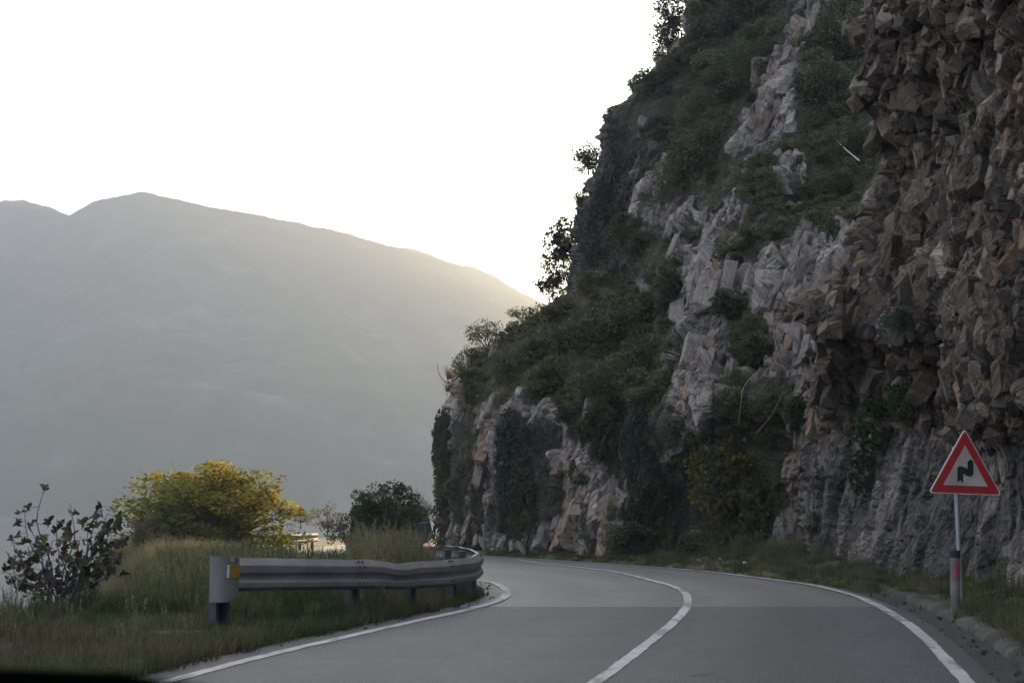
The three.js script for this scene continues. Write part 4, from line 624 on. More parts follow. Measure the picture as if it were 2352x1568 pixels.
{ const s = new Soup(); for (const seg of [[[1085, 872, 49], [1060, 862, 49], [1030, 880, 49], [1010, 862, 49], [1004, 835, 49]], [[1072, 880, 49], [1055, 850, 49], [1045, 828, 49]], [[1030, 880, 49], [1026, 858, 49]]]) { const c = new THREE.CatmullRomCurve3(seg.map((a) => at(...a))); for (let i = 0; i < 12; i++) s.stick(c.getPoint(i / 12), c.getPoint((i + 1) / 12), 0.03 - 0.0018 * i, 0.03 - 0.0018 * (i + 1), [0.06, 0.045, 0.035], 5); } top('dead_branch', s.build(), M.bark, 'dark bare branch curling up from the tip of the promontory', 'dead branch'); }

// ------------------------------------------------------------------ leaning stones at the foot of the low wall
{ const g = rockGeo(401, 0.32, 1, 0.4, [0.40, 0.38, 0.35]); const names = ['first', 'second', 'third', 'fourth', 'fifth', 'sixth', 'seventh', 'eighth'];
  [[1062, 1243, 41], [1092, 1243, 40.4], [1108, 1248, 39.8], [1124, 1248, 39.4], [1136, 1246, 39.2], [1150, 1249, 39], [1174, 1255, 38], [1198, 1259, 37.4]].forEach(([x, y, d], i) => { const m = top('leaning_stone', g, M.block, `pale leaning stone at the foot of the low wall, ${names[i]} from the left`, 'stone', null, 'pale stones along the foot of the low wall'); m.position.copy(at(x, y, d)); m.scale.setScalar(0.22 + 0.03 * (i % 3)); m.rotation.set(0.1, i * 1.3, -0.45 - 0.1 * (i % 2)); }); }

// ------------------------------------------------------------------ crash barrier
{
  const post0 = at(498, 1460, 13.9);
  const ctrl = [[498, 1283, 13.95], [620, 1284, 14.6], [730, 1285, 15.2], [850, 1286, 16.0], [975, 1287, 17.0], [1050, 1283, 17.9], [1086, 1277, 18.8], [1097, 1270, 19.8], [1088, 1264, 21.0], [1066, 1258, 22.4], [1036, 1255, 24.2], [960, 1254, 27.2], [860, 1252, 31.0]].map((a) => at(...a));
  const path = new THREE.CatmullRomCurve3(ctrl, false, 'centripetal'), len = path.getLength();
  const t = thing('crash_barrier', 'grey steel crash barrier with a blunt end, along the inside of the bend', 'crash barrier', V(post0.x, 0, post0.z)), off = t.position;
  const prof = [[-0.02, -0.004], [0.016, 0], [0.076, -0.072], [0.083, -0.085], [0.084, -0.145], [0.076, -0.158], [0.052, -0.182], [0.048, -0.205], [0.052, -0.228], [0.074, -0.25], [0.082, -0.262], [0.082, -0.312], [0.03, -0.356], [-0.02, -0.353]];
  const beam = (s0, s1, grow, n = 14) => {
    const p = [], uv = [], idx = [], ring = prof.length * 2;
    for (let i = 0; i <= n; i++) {
      const s = lerp(s0, s1, i / n), u = clamp(s / len, 0, 1), q = path.getPointAt(u), tg = path.getTangentAt(u).setY(0).normalize(), rt = V(-tg.z, 0, tg.x);
      const dent = 0.035 * Math.exp(-(((s - 3.05) / 0.28) ** 2)) + 0.012 * vnoise(s * 1.3, 1, 5);
      for (const inner of [0, 1]) for (let k = 0; k < prof.length; k++) { const kk = inner ? prof.length - 1 - k : k, o = prof[kk][0] + (inner ? -0.006 : grow) + (kk < 5 ? dent * 0.3 : 0), y = prof[kk][1] - (kk < 5 ? dent : dent * 0.3); p.push(q.x + rt.x * o - off.x, q.y + y, q.z + rt.z * o - off.z); uv.push(s, y * 2 + inner); }
    }
    for (let i = 0; i < n; i++) for (let k = 0; k < ring; k++) { const a = i * ring + k, b = i * ring + (k + 1) % ring; idx.push(a, b, b + ring, a, b + ring, a + ring); }
    for (const i of [0, n]) for (let k = 0; k < prof.length - 1; k++) { const a = i * ring + k, b = i * ring + k + 1, c = i * ring + ring - 1 - k, d = i * ring + ring - 2 - k; idx.push(a, b, d, a, d, c); }
    const g = new THREE.BufferGeometry(); g.setAttribute('position', new THREE.Float32BufferAttribute(p, 3)); g.setAttribute('uv', new THREE.Float32BufferAttribute(uv, 2)); g.setIndex(idx); return g;
  };
  const cuts = [0.12]; while (cuts.at(-1) < len - 1) cuts.push(Math.min(cuts.at(-1) + 2.05, len));
  for (let k = 0; k + 1 < cuts.length; k++) {
    const panel = part('rail_panel', beam(cuts[k], Math.min(cuts[k + 1] + 0.16, len), k % 2 ? 0.0045 : 0), M.steel, t);
    if (k) for (const dy of [-0.02, -0.085, -0.28]) for (const ds of [0.04, 0.12]) { const u = (cuts[k] + ds) / len, q = path.getPointAt(u), tg = path.getTangentAt(u).setY(0).normalize(); const b = part('bolt', new THREE.SphereGeometry(0.014, 8, 6), M.dark, panel); b.position.set(q.x - tg.z * (dy === -0.02 ? 0.06 : 0.086) - off.x, q.y + dy, q.z + tg.x * (dy === -0.02 ? 0.06 : 0.086) - off.z); }
  }
  // blunt end piece wrapped round the first post
  const q0 = path.getPointAt(0.12 / len), tg = path.getTangentAt(0).setY(0).normalize(), rt = V(-tg.z, 0, tg.x);
  const pts = []; for (let a = -1.35; a <= 1.75; a += 0.155) pts.push([-Math.cos(a) * 0.19, -Math.sin(a) * 0.12 + 0.02]);   // along, across: rounded nose
  const outline = [[0.34, 0.075], [0.2, 0.1], ...pts.slice().reverse().map(([a, c]) => [a, -c + 0.0]).reverse().map(([a, c]) => [a, -c]).reverse().map(([a, c]) => [a, c])];
  const p = [], idx = [], uv = []; const shell = [[0.12, 0.092], [0.07, 0.1], [0.03, 0.105]]; for (let a = Math.PI / 2; a <= Math.PI * 1.5 + 0.01; a += Math.PI / 14) shell.push([-0.01 + Math.cos(a) * 0.155, -0.02 + Math.sin(a) * 0.125]); shell.push([0.08, -0.145], [0.14, -0.13]); void outline;
  shell.forEach(([a, c], i) => { const down = 0.40 + 0.06 * sstep(0.12, -0.04, a), up = 0.03 * sstep(0.12, 0.0, a); for (const [k, y] of [[0, up + 0.004], [1, -down]]) { p.push(q0.x + tg.x * a + rt.x * c - off.x, q0.y + y + (k ? 0 : 0), q0.z + tg.z * a + rt.z * c - off.z); uv.push(i * 0.05, y); } });
  for (let i = 0; i + 1 < shell.length; i++) { const a = i * 2; idx.push(a, a + 1, a + 3, a, a + 3, a + 2); }
  const g = new THREE.BufferGeometry(); g.setAttribute('position', new THREE.Float32BufferAttribute(p, 3)); g.setAttribute('uv', new THREE.Float32BufferAttribute(uv, 2)); g.setIndex(idx); g.computeVertexNormals();
  const cap = part('end_cap', g, M.steel, t);
  // sticker and reflector on the end piece
  const cv = document.createElement('canvas'); cv.width = 128; cv.height = 96; const x = cv.getContext('2d'); x.fillStyle = '#8f7414'; x.fillRect(0, 0, 128, 96); x.fillStyle = '#6a5a2a'; const rr = rng(3); for (const [y, w0, w1] of [[16, 26, 104], [44, 44, 92], [72, 14, 110]]) for (let q = w0; q < w1; q += 9) { const h = 8 + 6 * rr(); x.fillRect(q, y + 6 - h / 2, 6, h); }
  const tx = new THREE.CanvasTexture(cv); tx.colorSpace = THREE.SRGBColorSpace;
  const plate = (name, w, h, along, down, out, m) => { const e = part(name, new THREE.BoxGeometry(w, h, 0.004), m, cap); const q = q0.clone().addScaledVector(tg, along).addScaledVector(rt, out); e.position.set(q.x - off.x, q0.y - down, q.z - off.z); e.rotation.y = Math.atan2(rt.x, rt.z); return e; };
  plate('sticker', 0.15, 0.15, 0.035, 0.13, 0.111, std({ map: tx, roughness: 0.6 })).userData.label = 'yellow sticker with worn print';
  plate('reflector', 0.05, 0.06, 0.0, 0.0, 0.112, std({ color: C(0.36, 0.27, 0.25), roughness: 0.5 }));
  const lit = plate('reflector', 0.03, 0.14, -0.055, 0.13, 0.11, std({ color: C(0.55, 0.58, 0.62), roughness: 0.5 })); lit.userData.label = 'white strip beside the sticker';
  // posts
  for (const [s, wide] of [[0.12, 0.19], [2.25, 0.15], [3.45, 0.14], [4.65, 0.15], [5.75, 0.15], [6.75, 0.14], [8.9, 0.14], [11, 0.14], [13, 0.14]]) {
    if (s > len) continue; const u = s / len, q = path.getPointAt(u), tg2 = path.getTangentAt(u).setY(0).normalize(), rt2 = V(-tg2.z, 0, tg2.x), gy = groundY(q.x, -q.z) - 0.4, hgt = q.y - 0.05 - gy;
    const sh = new THREE.Shape(); const a = wide / 2, b = 0.055; sh.moveTo(-a, -b); sh.lineTo(a, -b); sh.lineTo(a, b); sh.lineTo(a - 0.03, b); sh.lineTo(a - 0.03, -b + 0.014); sh.lineTo(-a + 0.03, -b + 0.014); sh.lineTo(-a + 0.03, b); sh.lineTo(-a, b); sh.closePath();
    const pg = new THREE.ExtrudeGeometry(sh, { depth: hgt, bevelEnabled: true, bevelSize: 0.004, bevelThickness: 0.004, bevelSegments: 1 }); pg.rotateX(-Math.PI / 2); pg.rotateY(Math.atan2(rt2.x, rt2.z) + Math.PI); const po = part('post', pg, M.post, t); po.position.set(q.x - rt2.x * 0.075 - off.x, gy, q.z - rt2.z * 0.075 - off.z);
  }
}
{ // the barrier on the sea side of the road beyond the bend
  const pts = [at(520, 1168, 44), at(640, 1178, 46), at(700, 1182, 49), at(728, 1186, 51.5)].map((q) => q.setY(roadY(-q.z) + 0.62)); const c = new THREE.CatmullRomCurve3(pts), o = pts[0].clone().setY(roadY(46));
  const t = thing('crash_barrier', 'distant sunlit crash barrier between the golden bush and the dark bush', 'crash barrier', o);
  const prof = [[0, 0.0], [0.07, -0.03], [0.08, -0.09], [0.02, -0.15], [0.02, -0.19], [0.08, -0.25], [0.07, -0.32], [0, -0.35]];
  for (let k = 0; k < 3; k++) { const p = [], idx = [], n = 6; for (let i = 0; i <= n; i++) { const u = (k + i / n) / 3, q = c.getPointAt(u), tg = c.getTangentAt(u).setY(0).normalize(), rt = V(-tg.z, 0, tg.x); for (const [a, y] of prof) p.push(q.x + rt.x * a - o.x, q.y + y - o.y + 0.003 * k, q.z + rt.z * a - o.z); } const w = prof.length; for (let i = 0; i < n; i++) for (let j = 0; j + 1 < w; j++) { const a = i * w + j; idx.push(a, a + 1, a + w + 1, a, a + w + 1, a + w); } const g = new THREE.BufferGeometry(); g.setAttribute('position', new THREE.Float32BufferAttribute(p, 3)); g.setIndex(idx); g.computeVertexNormals(); part('rail_panel', g, M.dull, t); }
  for (const u of [0.05, 0.35, 0.65, 0.95]) { const q = c.getPointAt(u); part('post', moved(new RoundedBoxGeometry(0.12, 0.95, 0.1, 2, 0.015), q.x - o.x - 0.1, q.y - o.y - 0.48, q.z - o.z), M.post, t); }
}

// ------------------------------------------------------------------ warning sign and delineator post
{
  const d = 16.8, foot = at(2209, 1395, d), base = V(foot.x, groundY(foot.x, d) - 0.02, -d), t = thing('road_sign', 'red-bordered triangular double-bend warning sign on a thin grey pole', 'road sign', base);
  const yOf = (y) => at(2210, y, d).y - base.y, w = 173 / F * d, yb = yOf(1135), h = yOf(984) - yb, cx = at(2214, 1060, d).x - base.x;
  const tri = (s, r) => { const sh = new THREE.Shape(), hh = h * s, ww = w * s, q = [[-ww / 2, -hh / 3], [ww / 2, -hh / 3], [0, hh * 2 / 3]]; for (let i = 0; i < 3; i++) { const a = q[i], b = q[(i + 1) % 3], c = q[(i + 2) % 3], ab = Math.hypot(b[0] - a[0], b[1] - a[1]), bc = Math.hypot(c[0] - b[0], c[1] - b[1]); const p1 = [b[0] - (b[0] - a[0]) * r / ab, b[1] - (b[1] - a[1]) * r / ab], p2 = [b[0] + (c[0] - b[0]) * r / bc, b[1] + (c[1] - b[1]) * r / bc]; if (!i) sh.moveTo((a[0] + b[0]) / 2, (a[1] + b[1]) / 2); sh.lineTo(...p1); sh.quadraticCurveTo(b[0], b[1], ...p2); } sh.closePath(); return sh; };
  const panel = new THREE.Group(); panel.name = 'sign_panel'; panel.position.set(cx, yb + h / 3, 0.045); panel.rotation.set(0, 0.10, -0.035); t.add(panel);
  const layer = (name, sh, z, dep, m) => { const e = part(name, new THREE.ExtrudeGeometry(sh, { depth: dep, bevelEnabled: false, curveSegments: 6 }), m, panel); e.position.z = z; return e; };
  layer('backing', tri(1, 0.06), -0.012, 0.014, std({ color: C(0.55, 0.53, 0.48), roughness: 0.5 }));
  layer('border', tri(0.955, 0.05), 0.003, 0.003, M.red);
  layer('field', tri(0.615, 0.006), 0.007, 0.003, M.white);
  { // the bent arrow: foot with a notch, right, up to a blunt point
    const k = w / 173, P = (x, y) => [(x - 860) * 0.125 * k, -(y - 950) * 0.125 * k], sh = new THREE.Shape(), m = (x, y) => sh.moveTo(...P(x, y)), l = (x, y) => sh.lineTo(...P(x, y)), q = (a, b, x, y) => sh.quadraticCurveTo(...P(a, b), ...P(x, y));
    m(690, 1140); l(690, 910); q(690, 845, 750, 845); q(790, 845, 840, 870); l(885, 885); l(885, 760); l(945, 710); l(995, 750); l(995, 960); q(985, 1025, 920, 1025); q(880, 1025, 850, 1000); l(800, 975); l(800, 1145); l(745, 1100); sh.closePath();
    const e = layer('arrow_symbol', sh, 0.011, 0.003, M.black); e.position.x = 0.01; e.position.y = -0.0;
  }
  part('pole', moved(new THREE.CylinderGeometry(0.03, 0.03, yb + h * 0.72 + 0.3, 14), 0, (yb + h * 0.72 + 0.3) / 2 - 0.3, 0), M.galv, t);
  for (const y of [yb + h * 0.12, yb + h * 0.5]) part('bracket', moved(new RoundedBoxGeometry(0.09, 0.035, 0.06, 2, 0.008), 0, y, 0.012), M.galv, t);
}
{
  const d = 16.3, foot = at(2196, 1392, d), t = thing('delineator_post', 'greyish roadside marker post with black cap and red reflector in front of the sign pole', 'marker post', V(foot.x, foot.y, -d)), h = at(2196, 1264, d).y - foot.y, sh = new THREE.Shape();
  sh.moveTo(-0.058, 0); sh.quadraticCurveTo(0, 0.05, 0.058, 0); sh.lineTo(0.045, -0.045); sh.lineTo(-0.045, -0.045); sh.closePath();
  const body = (h0, h1, m, name, grow) => { const g = new THREE.ExtrudeGeometry(sh, { depth: h1 - h0, bevelEnabled: true, bevelSize: 0.004 + grow, bevelThickness: 0.003, bevelSegments: 2, curveSegments: 8 }); g.rotateX(-Math.PI / 2); g.rotateY(Math.PI); g.translate(0, h0, 0); return part(name, g, m, t); };
  body(-0.25, h - 0.095, std({ color: C(0.25, 0.215, 0.2), map: metalTone, roughness: 0.6 }), 'shaft', 0); body(h - 0.09, h, M.dark, 'cap', 0.002);
  part('reflector', moved(new RoundedBoxGeometry(0.036, 0.19, 0.012, 2, 0.004), 0.012, h - 0.235, 0.052), std({ color: C(0.30, 0.035, 0.035), roughness: 0.35 }), t); t.rotation.z = -0.03;
}

// ------------------------------------------------------------------ dark van beyond the bend
{
  const d = 51, o = at(988, 1160, d), t = thing('van', 'dark van half hidden behind the dark bush, its front to the right', 'van', V(o.x - 1.58, roadY(d), -d), 0.12), L = 1.55, H = at(960, 1160, d).y - roadY(d);
  const sh = new THREE.Shape(); sh.moveTo(-L, 0.35); sh.lineTo(L - 0.15, 0.32); sh.quadraticCurveTo(L + 0.02, 0.4, L, 0.75); sh.lineTo(L - 0.06, 1.02); sh.lineTo(L - 0.22, H - 0.22); sh.quadraticCurveTo(L - 0.3, H - 0.02, L - 0.6, H); sh.lineTo(-L + 0.2, H); sh.quadraticCurveTo(-L, H, -L, H - 0.25); sh.closePath();
  const body = new THREE.ExtrudeGeometry(sh, { depth: 1.7, bevelEnabled: true, bevelSize: 0.06, bevelThickness: 0.08, bevelSegments: 4, curveSegments: 8 }); body.translate(0, 0, -0.85);
  part('body', body, new THREE.MeshPhysicalMaterial({ color: C(0.03, 0.033, 0.038), roughness: 0.35, clearcoat: 0.6, clearcoatRoughness: 0.12 }), t);
  const glass = std({ color: C(0.02, 0.024, 0.025), roughness: 0.08 });
  for (const [x0, x1] of [[-1.4, -0.6], [-0.5, 0.3], [0.4, 1.22]]) { const w = new THREE.Shape(); w.moveTo(x0, 1.1); w.lineTo(x1, 1.1); w.lineTo(x1 - (x1 > 1 ? 0.12 : 0), H - 0.2); w.quadraticCurveTo(x1 - (x1 > 1 ? 0.3 : 0.05), H - 0.12, x1 - (x1 > 1 ? 0.45 : 0.1), H - 0.12); w.lineTo(x0 + 0.05, H - 0.12); w.closePath(); const g = new THREE.ExtrudeGeometry(w, { depth: 0.01, bevelEnabled: true, bevelSize: 0.01, bevelThickness: 0.005, bevelSegments: 1 }); part('window', g, glass, t).position.z = 0.931; }
  part('mirror', moved(new RoundedBoxGeometry(0.22, 0.16, 0.16, 3, 0.05), 0.95, 1.13, 1.02), M.dark, t); part('trim_strip', moved(new RoundedBoxGeometry(2.9, 0.03, 0.02, 1, 0.006), 0, 1.06, 0.945), M.galv, t); part('trim_strip', moved(new RoundedBoxGeometry(2.9, 0.05, 0.02, 1, 0.006), 0, 0.82, 0.945), M.dark, t);
  for (const x of [-0.9, 0.95]) { const w = part('wheel', moved(new THREE.CylinderGeometry(0.34, 0.34, 0.24, 22), 0, 0, 0, Math.PI / 2), M.dark, t); w.position.set(x, 0.34, 0.78); part('rim', moved(new THREE.CylinderGeometry(0.2, 0.2, 0.03, 16), 0, 0, 0.125, Math.PI / 2), M.galv, w); }
}

// ------------------------------------------------------------------ roadside bushes on the left
function bush(name, label, cat, x, yBase, d, wpx, hpx, opts, seed, root = [0, -1, 0]) {
  const p = at(x, yBase, d), k = d / F, t = thing(name, label, cat, V(p.x, p.y, -d)), c = crown(seed, opts); const sx = wpx / 2 * k / 1.15, sy = hpx / 2 * k / 1.12;
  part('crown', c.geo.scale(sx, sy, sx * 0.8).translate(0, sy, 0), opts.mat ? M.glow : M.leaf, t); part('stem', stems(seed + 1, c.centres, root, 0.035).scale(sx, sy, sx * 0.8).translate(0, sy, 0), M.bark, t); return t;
}
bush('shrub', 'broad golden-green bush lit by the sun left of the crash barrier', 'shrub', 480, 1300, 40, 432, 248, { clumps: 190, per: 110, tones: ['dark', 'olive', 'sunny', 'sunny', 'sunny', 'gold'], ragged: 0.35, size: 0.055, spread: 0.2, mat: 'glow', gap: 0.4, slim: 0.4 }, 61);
bush('shrub', 'dark green bush behind the bend of the crash barrier, in front of the van', 'shrub', 884, 1266, 24.2, 196, 172, { ragged: 0.3, clumps: 80, per: 110, tone: 'dark', tone2: 'green', share2: 0.4, size: 0.062, spread: 0.22, gap: 0.4 }, 63);
bush('shrub', 'low leafy spray between the distant barrier and the dark bush', 'shrub', 796, 1262, 25, 112, 106, { clumps: 34, per: 60, tone: 'dark', tone2: 'olive', share2: 0.6, size: 0.075, spread: 0.2, gap: 0.3 }, 65);
bush('shrub', 'thin sunlit bush behind the distant crash barrier', 'shrub', 690, 1215, 55, 110, 60, { clumps: 24, per: 50, tone: 'olive', tone2: 'gold', share2: 0.4, size: 0.08, spread: 0.22, gap: 0.3 }, 67);
bush('shrub', 'wispy olive shrub to the right of the distant crash barrier', 'shrub', 752, 1232, 46, 96, 86, { clumps: 26, per: 34, tone: 'olive', tone2: 'dry', share2: 0.4, size: 0.09, spread: 0.24, gap: 0.3, ragged: 0.1 }, 73);
bush('shrub', 'low olive bush at the left foot of the golden bush', 'shrub', 330, 1275, 34, 120, 110, { clumps: 40, per: 90, tone: 'olive', tone2: 'dark', share2: 0.3, size: 0.07, spread: 0.25, gap: 0.35 }, 69);
{ // bare autumn shrub leaning out from the end of the wall
  const s = new Soup(), lf = new Soup(), r = rng(71), p = at(1012, 1190, 46.5), t = thing('bare_shrub', 'thin reddish shrub with few leaves leaning from the end of the wall', 'shrub', p);
  for (let k = 0; k < 15; k++) { let q = V(0.2, -0.2, 0), dir = V(-0.75 - 0.5 * r(), 0.15 + 1.15 * r(), 0.3 * (r() - 0.5)).normalize(); for (let i = 0; i < 9; i++) { const n = q.clone().addScaledVector(dir, 0.15 + 0.05 * r()); s.stick(q, n, 0.014 - 0.0013 * i, 0.0127 - 0.0013 * i, [0.17, 0.10, 0.08], 4); if (i > 2) { const tw = n.clone().add(V((r() - 0.6) * 0.4, 0.3 * r(), (r() - 0.5) * 0.3)); s.stick(n, tw, 0.006, 0.003, [0.19, 0.11, 0.085], 3); if (r() < 0.55) lf.leaf(tw.x, tw.y, tw.z, -0.6, -0.5, 0.6, 0.5, 0.2, 0.7, 0.06, 0.026, [0.26, 0.17, 0.06]); } dir.add(V(0.12 * (r() - 0.6), 0.12 * (r() - 0.35), 0.15 * (r() - 0.5))).normalize(); q = n; } }
  part('branch', s.build(), M.bark, t); part('foliage', lf.build(), M.leaf, t);
}
{ // the fig plant at the left edge: every leaf a piece of its own
  const d = 15.4, t = thing('fig_plant', 'sparse fig plant with dark lobed leaves in front of the water at the far left', 'plant', V(at(150, 1392, d).x, groundY(at(150, 1392, d).x, d) - 0.02, -d)), o = t.position, r = rng(81);
  const leafShape = (k) => { const sh = new THREE.Shape(), q = rng(200 + k), lob = [[0.0, 0], [0.12, -0.08], [0.30, -0.06], [0.38, 0.08], [0.33, 0.2], [0.22, 0.27], [0.36, 0.33], [0.47, 0.47], [0.40, 0.58], [0.27, 0.58], [0.17, 0.56], [0.22, 0.72], [0.19, 0.88], [0.08, 1.0]]; sh.moveTo(0, 0); lob.forEach(([x, y]) => sh.lineTo(x * (0.85 + 0.3 * q()), y)); lob.slice().reverse().forEach(([x, y]) => sh.lineTo(-x * (0.85 + 0.3 * q()), y)); const g = new THREE.ShapeGeometry(sh), p = g.attributes.position; for (let i = 0; i < p.count; i++) p.setZ(i, 0.75 * Math.abs(p.getX(i)) - 0.45 * p.getY(i) ** 2); g.computeVertexNormals(); return g; };
  const forms = [0, 1, 2, 3].map(leafShape), mats = [[0.045, 0.042, 0.024], [0.08, 0.078, 0.025], [0.062, 0.042, 0.036], [0.05, 0.062, 0.03]].map((c) => new THREE.MeshPhysicalMaterial({ color: C(...c), roughness: 0.7, transmission: 0.25, thickness: 0, side: THREE.DoubleSide, specularIntensity: 0.3 }));
  const W = (x, y, dz = 0) => at(x, y, d + dz).sub(o);
  const tips = [[100, 1125], [160, 1155], [55, 1170], [65, 1205], [200, 1200], [232, 1165], [245, 1180], [255, 1210], [20, 1230], [270, 1180], [185, 1230], [215, 1255], [30, 1275], [130, 1190], [10, 1310], [260, 1280], [75, 1250], [290, 1225], [120, 1240], [160, 1280], [45, 1330], [225, 1310], [100, 1310]];
  const put = (p) => { const m = part('leaf', forms[Math.floor(r() * 4)], mats[Math.floor(r() * 4)], t); m.position.copy(p); m.scale.setScalar(0.085 + 0.075 * r()); m.rotation.set(-1.75 + 1.3 * r(), 6.28 * r(), 1.4 * (r() - 0.5)); };
  tips.forEach(([x, y], i) => {
    const s = new Soup(), dz = 0.9 * (r() - 0.5), b = W(130 + 40 * (r() - 0.5) + (x - 140) * 0.2, 1400, dz * 0.3), e = W(x, y, dz), m = W(lerp(140, x, 0.4) + 46 * (r() - 0.5), lerp(1400, y, 0.36) + 20 * (r() - 0.5), dz * 0.5), m2 = W(lerp(140, x, 0.8) + 50 * (r() - 0.5), lerp(1400, y, 0.7) + 26 * (r() - 0.5), dz * 0.8), c = new THREE.CatmullRomCurve3([b, m, m2, e]);
    for (let k = 0; k < 9; k++) s.stick(c.getPoint(k / 9), c.getPoint((k + 1) / 9), 0.014 - 0.0012 * k, 0.0128 - 0.0012 * k, [0.075, 0.068, 0.07], 5);
    const n = i < 2 ? 4 : 9; for (let k = 0; k < n; k++) { const u = (i < 2 ? 0.55 : 0.34) + (i < 2 ? 0.45 : 0.66) * (k + r()) / n, q = c.getPoint(Math.min(1, u)), l = q.clone().add(V(0.30 * (r() - 0.5), 0.12 * (r() - 0.4), 0.26 * (r() - 0.5))); s.stick(q, l, 0.004, 0.003, [0.08, 0.075, 0.05], 3); put(l); }
    part('branch', s.build(), M.bark, t);
  });
}

// ------------------------------------------------------------------ grass
function tuftGeo(seed, n, h, w, lean, seeds = 0) {
  const s = new Soup(), r = rng(seed); for (let k = 0; k < n; k++) { const a = 6.283 * r(), q = 0.17 * Math.sqrt(r()), v = 0.7 + 0.6 * r(); s.blade(Math.cos(a) * q, 0, Math.sin(a) * q, a + 2 * (r() - 0.5), lean * (0.15 + r()), h * (0.4 + 0.65 * r()), w, [v, v, v]); }
  for (let k = 0; k < seeds; k++) { const a = 6.283 * r(), hh = h * (0.9 + 0.5 * r()), lx = 0.25 * Math.cos(a), lz = 0.25 * Math.sin(a), b = V(0.1 * lx, 0, 0.1 * lz), e = V(lx * hh, hh, lz * hh), v = 1.2; s.stick(b, e, 0.0035, 0.002, [v, v, v], 3); for (let i = 0; i < 12; i++) { const u = 0.68 + 0.32 * i / 12, p = b.clone().lerp(e, u), z = 6.28 * r(); s.leaf(p.x, p.y, p.z, Math.cos(z) * 0.6, 0.7, Math.sin(z) * 0.6, -Math.sin(z), 0, Math.cos(z), 0.055, 0.008, [v, v, v]); } }
  return s.build();
}
function meadow(name, label, geo, count, seed, pick, tonesFor, sc) {
  const r = rng(seed), list = [], o = new THREE.Object3D(); let tries = 0;
  while (list.length < count && tries++ < count * 30) { const q = pick(r); if (!q) continue; const [x, d] = q, k = sc(r, x, d); if (k <= 0) continue; o.position.set(x, groundY(x, d) - 0.02, -d); o.rotation.set(0.2 * (r() - 0.5), 6.283 * r(), 0.2 * (r() - 0.5)); o.scale.set(k * (0.8 + 0.4 * r()), k, k * (0.8 + 0.4 * r())); o.updateMatrix(); const c = tonesFor(r, x, d); list.push([o.matrix.clone(), C(...c)]); }
  const m = new THREE.InstancedMesh(geo, M.grass, list.length); list.forEach(([a, c], i) => { m.setMatrixAt(i, a); m.setColorAt(i, c); }); m.name = numbered(name); m.castShadow = m.receiveShadow = true; scene.add(m); tag(m, label, 'grass', null, 'stuff');
}
const gt = (r, x, d) => { const n = fbm(x * 0.5, 3, d * 0.5, 3, 71), k = r(); if (n < -0.1 && k < 0.55) return mix3([0.13, 0.095, 0.055], [0.22, 0.17, 0.10], r()); return n > 0.1 ? (k < 0.7 ? toneOf(r, 'green') : toneOf(r, 'olive')) : (k < 0.45 ? toneOf(r, 'olive') : k < 0.7 ? mix3(toneOf(r, 'dry'), toneOf(r, 'olive'), 0.5) : toneOf(r, 'green')); };
const shortG = tuftGeo(21, 60, 0.22, 0.011, 0.7), midG = tuftGeo(22, 46, 0.5, 0.010, 0.5, 4), tallG = tuftGeo(23, 34, 0.85, 0.009, 0.4, 9);
meadow('grass', 'short green and brown grass on the near left verge', shortG, 5200, 31, (r) => { const d = 6 + 16 * r(), x = lerp(-9.5, 0.2, r()), [dl] = inRoad(x, -d); const bare = fbm(x * 0.8, 4, d * 0.8, 3, 73); return dl < -0.42 && x > shoreX(d) - 0.6 && bare < 0.14 ? [x, d] : null; }, gt, (r, x, d) => 0.5 + 0.7 * r());
meadow('grass', 'taller weeds and grass behind and under the near crash barrier', midG, 3600, 32, (r) => { const d = 11.5 + 16 * r(), x = lerp(-10.5, 0.1, r()), [dl] = inRoad(x, -d); if (dl > -0.62 || x < shoreX(d) - 1.8) return null; if (d < 14.6 && x > -4.6 && r() < 0.8) return null; return [x, d]; }, gt, (r, x, d) => (inRoad(x, -d)[0] > -2.3 && d > 14.2 ? 1.0 : 1) * (0.4 + 0.75 * r() * r() + 0.35 * Math.max(0, fbm(x * 0.8, 7, d * 0.8, 3, 75))) * (d < 16 ? 0.75 : 0.9));
meadow('dry_grass', 'tall pale seeding grass behind the crash barrier', tallG, 3300, 33, (r) => { const d = 16.5 + 28 * r(), x = lerp(-17, 0, r()), [dl] = inRoad(x, -d); return dl < -1.2 && dl > -12 && x > shoreX(d) - 4 * r() ? [x, d] : null; }, (r, x, d) => r() < 0.55 ? mix3(toneOf(r, 'dry'), toneOf(r, 'olive'), 0.35) : toneOf(r, 'olive'), (r, x, d) => (0.40 + 0.40 * r()) * (CX + x / d * F > 815 ? 1.15 : CX + x / d * F > 560 ? 0.56 : 0.68));
meadow('grass', 'green grass along the cliff foot on the right verge', shortG, 4200, 34, (r) => { const d = 8 + 34 * r(), x = lerp(-2, 9, r()), [dl, dr] = inRoad(x, -d); return dr > (d < 20.5 ? 0.66 + 0.2 * r() : 0.34) && dr < 4.5 && dl > 2 ? [x, d] : null; }, (r, x, d) => r() < 0.6 ? toneOf(r, 'green') : mix3(toneOf(r, 'dry'), toneOf(r, 'olive'), 0.6), (r, x, d) => (0.4 + 0.7 * r()) * (d < 16 ? 1.1 : 0.9));
meadow('weeds', 'taller weeds against the rock on the right verge', midG, 420, 35, (r) => { const d = 10 + 26 * r(), x = lerp(-1, 9, r()), [dl, dr] = inRoad(x, -d); return dr > 1.6 && dr < 3.8 && dl > 2 ? [x, d] : null; }, (r) => r() < 0.5 ? toneOf(r, 'olive') : mix3(toneOf(r, 'dry'), toneOf(r, 'green'), 0.5), (r) => 0.4 + 0.5 * r());

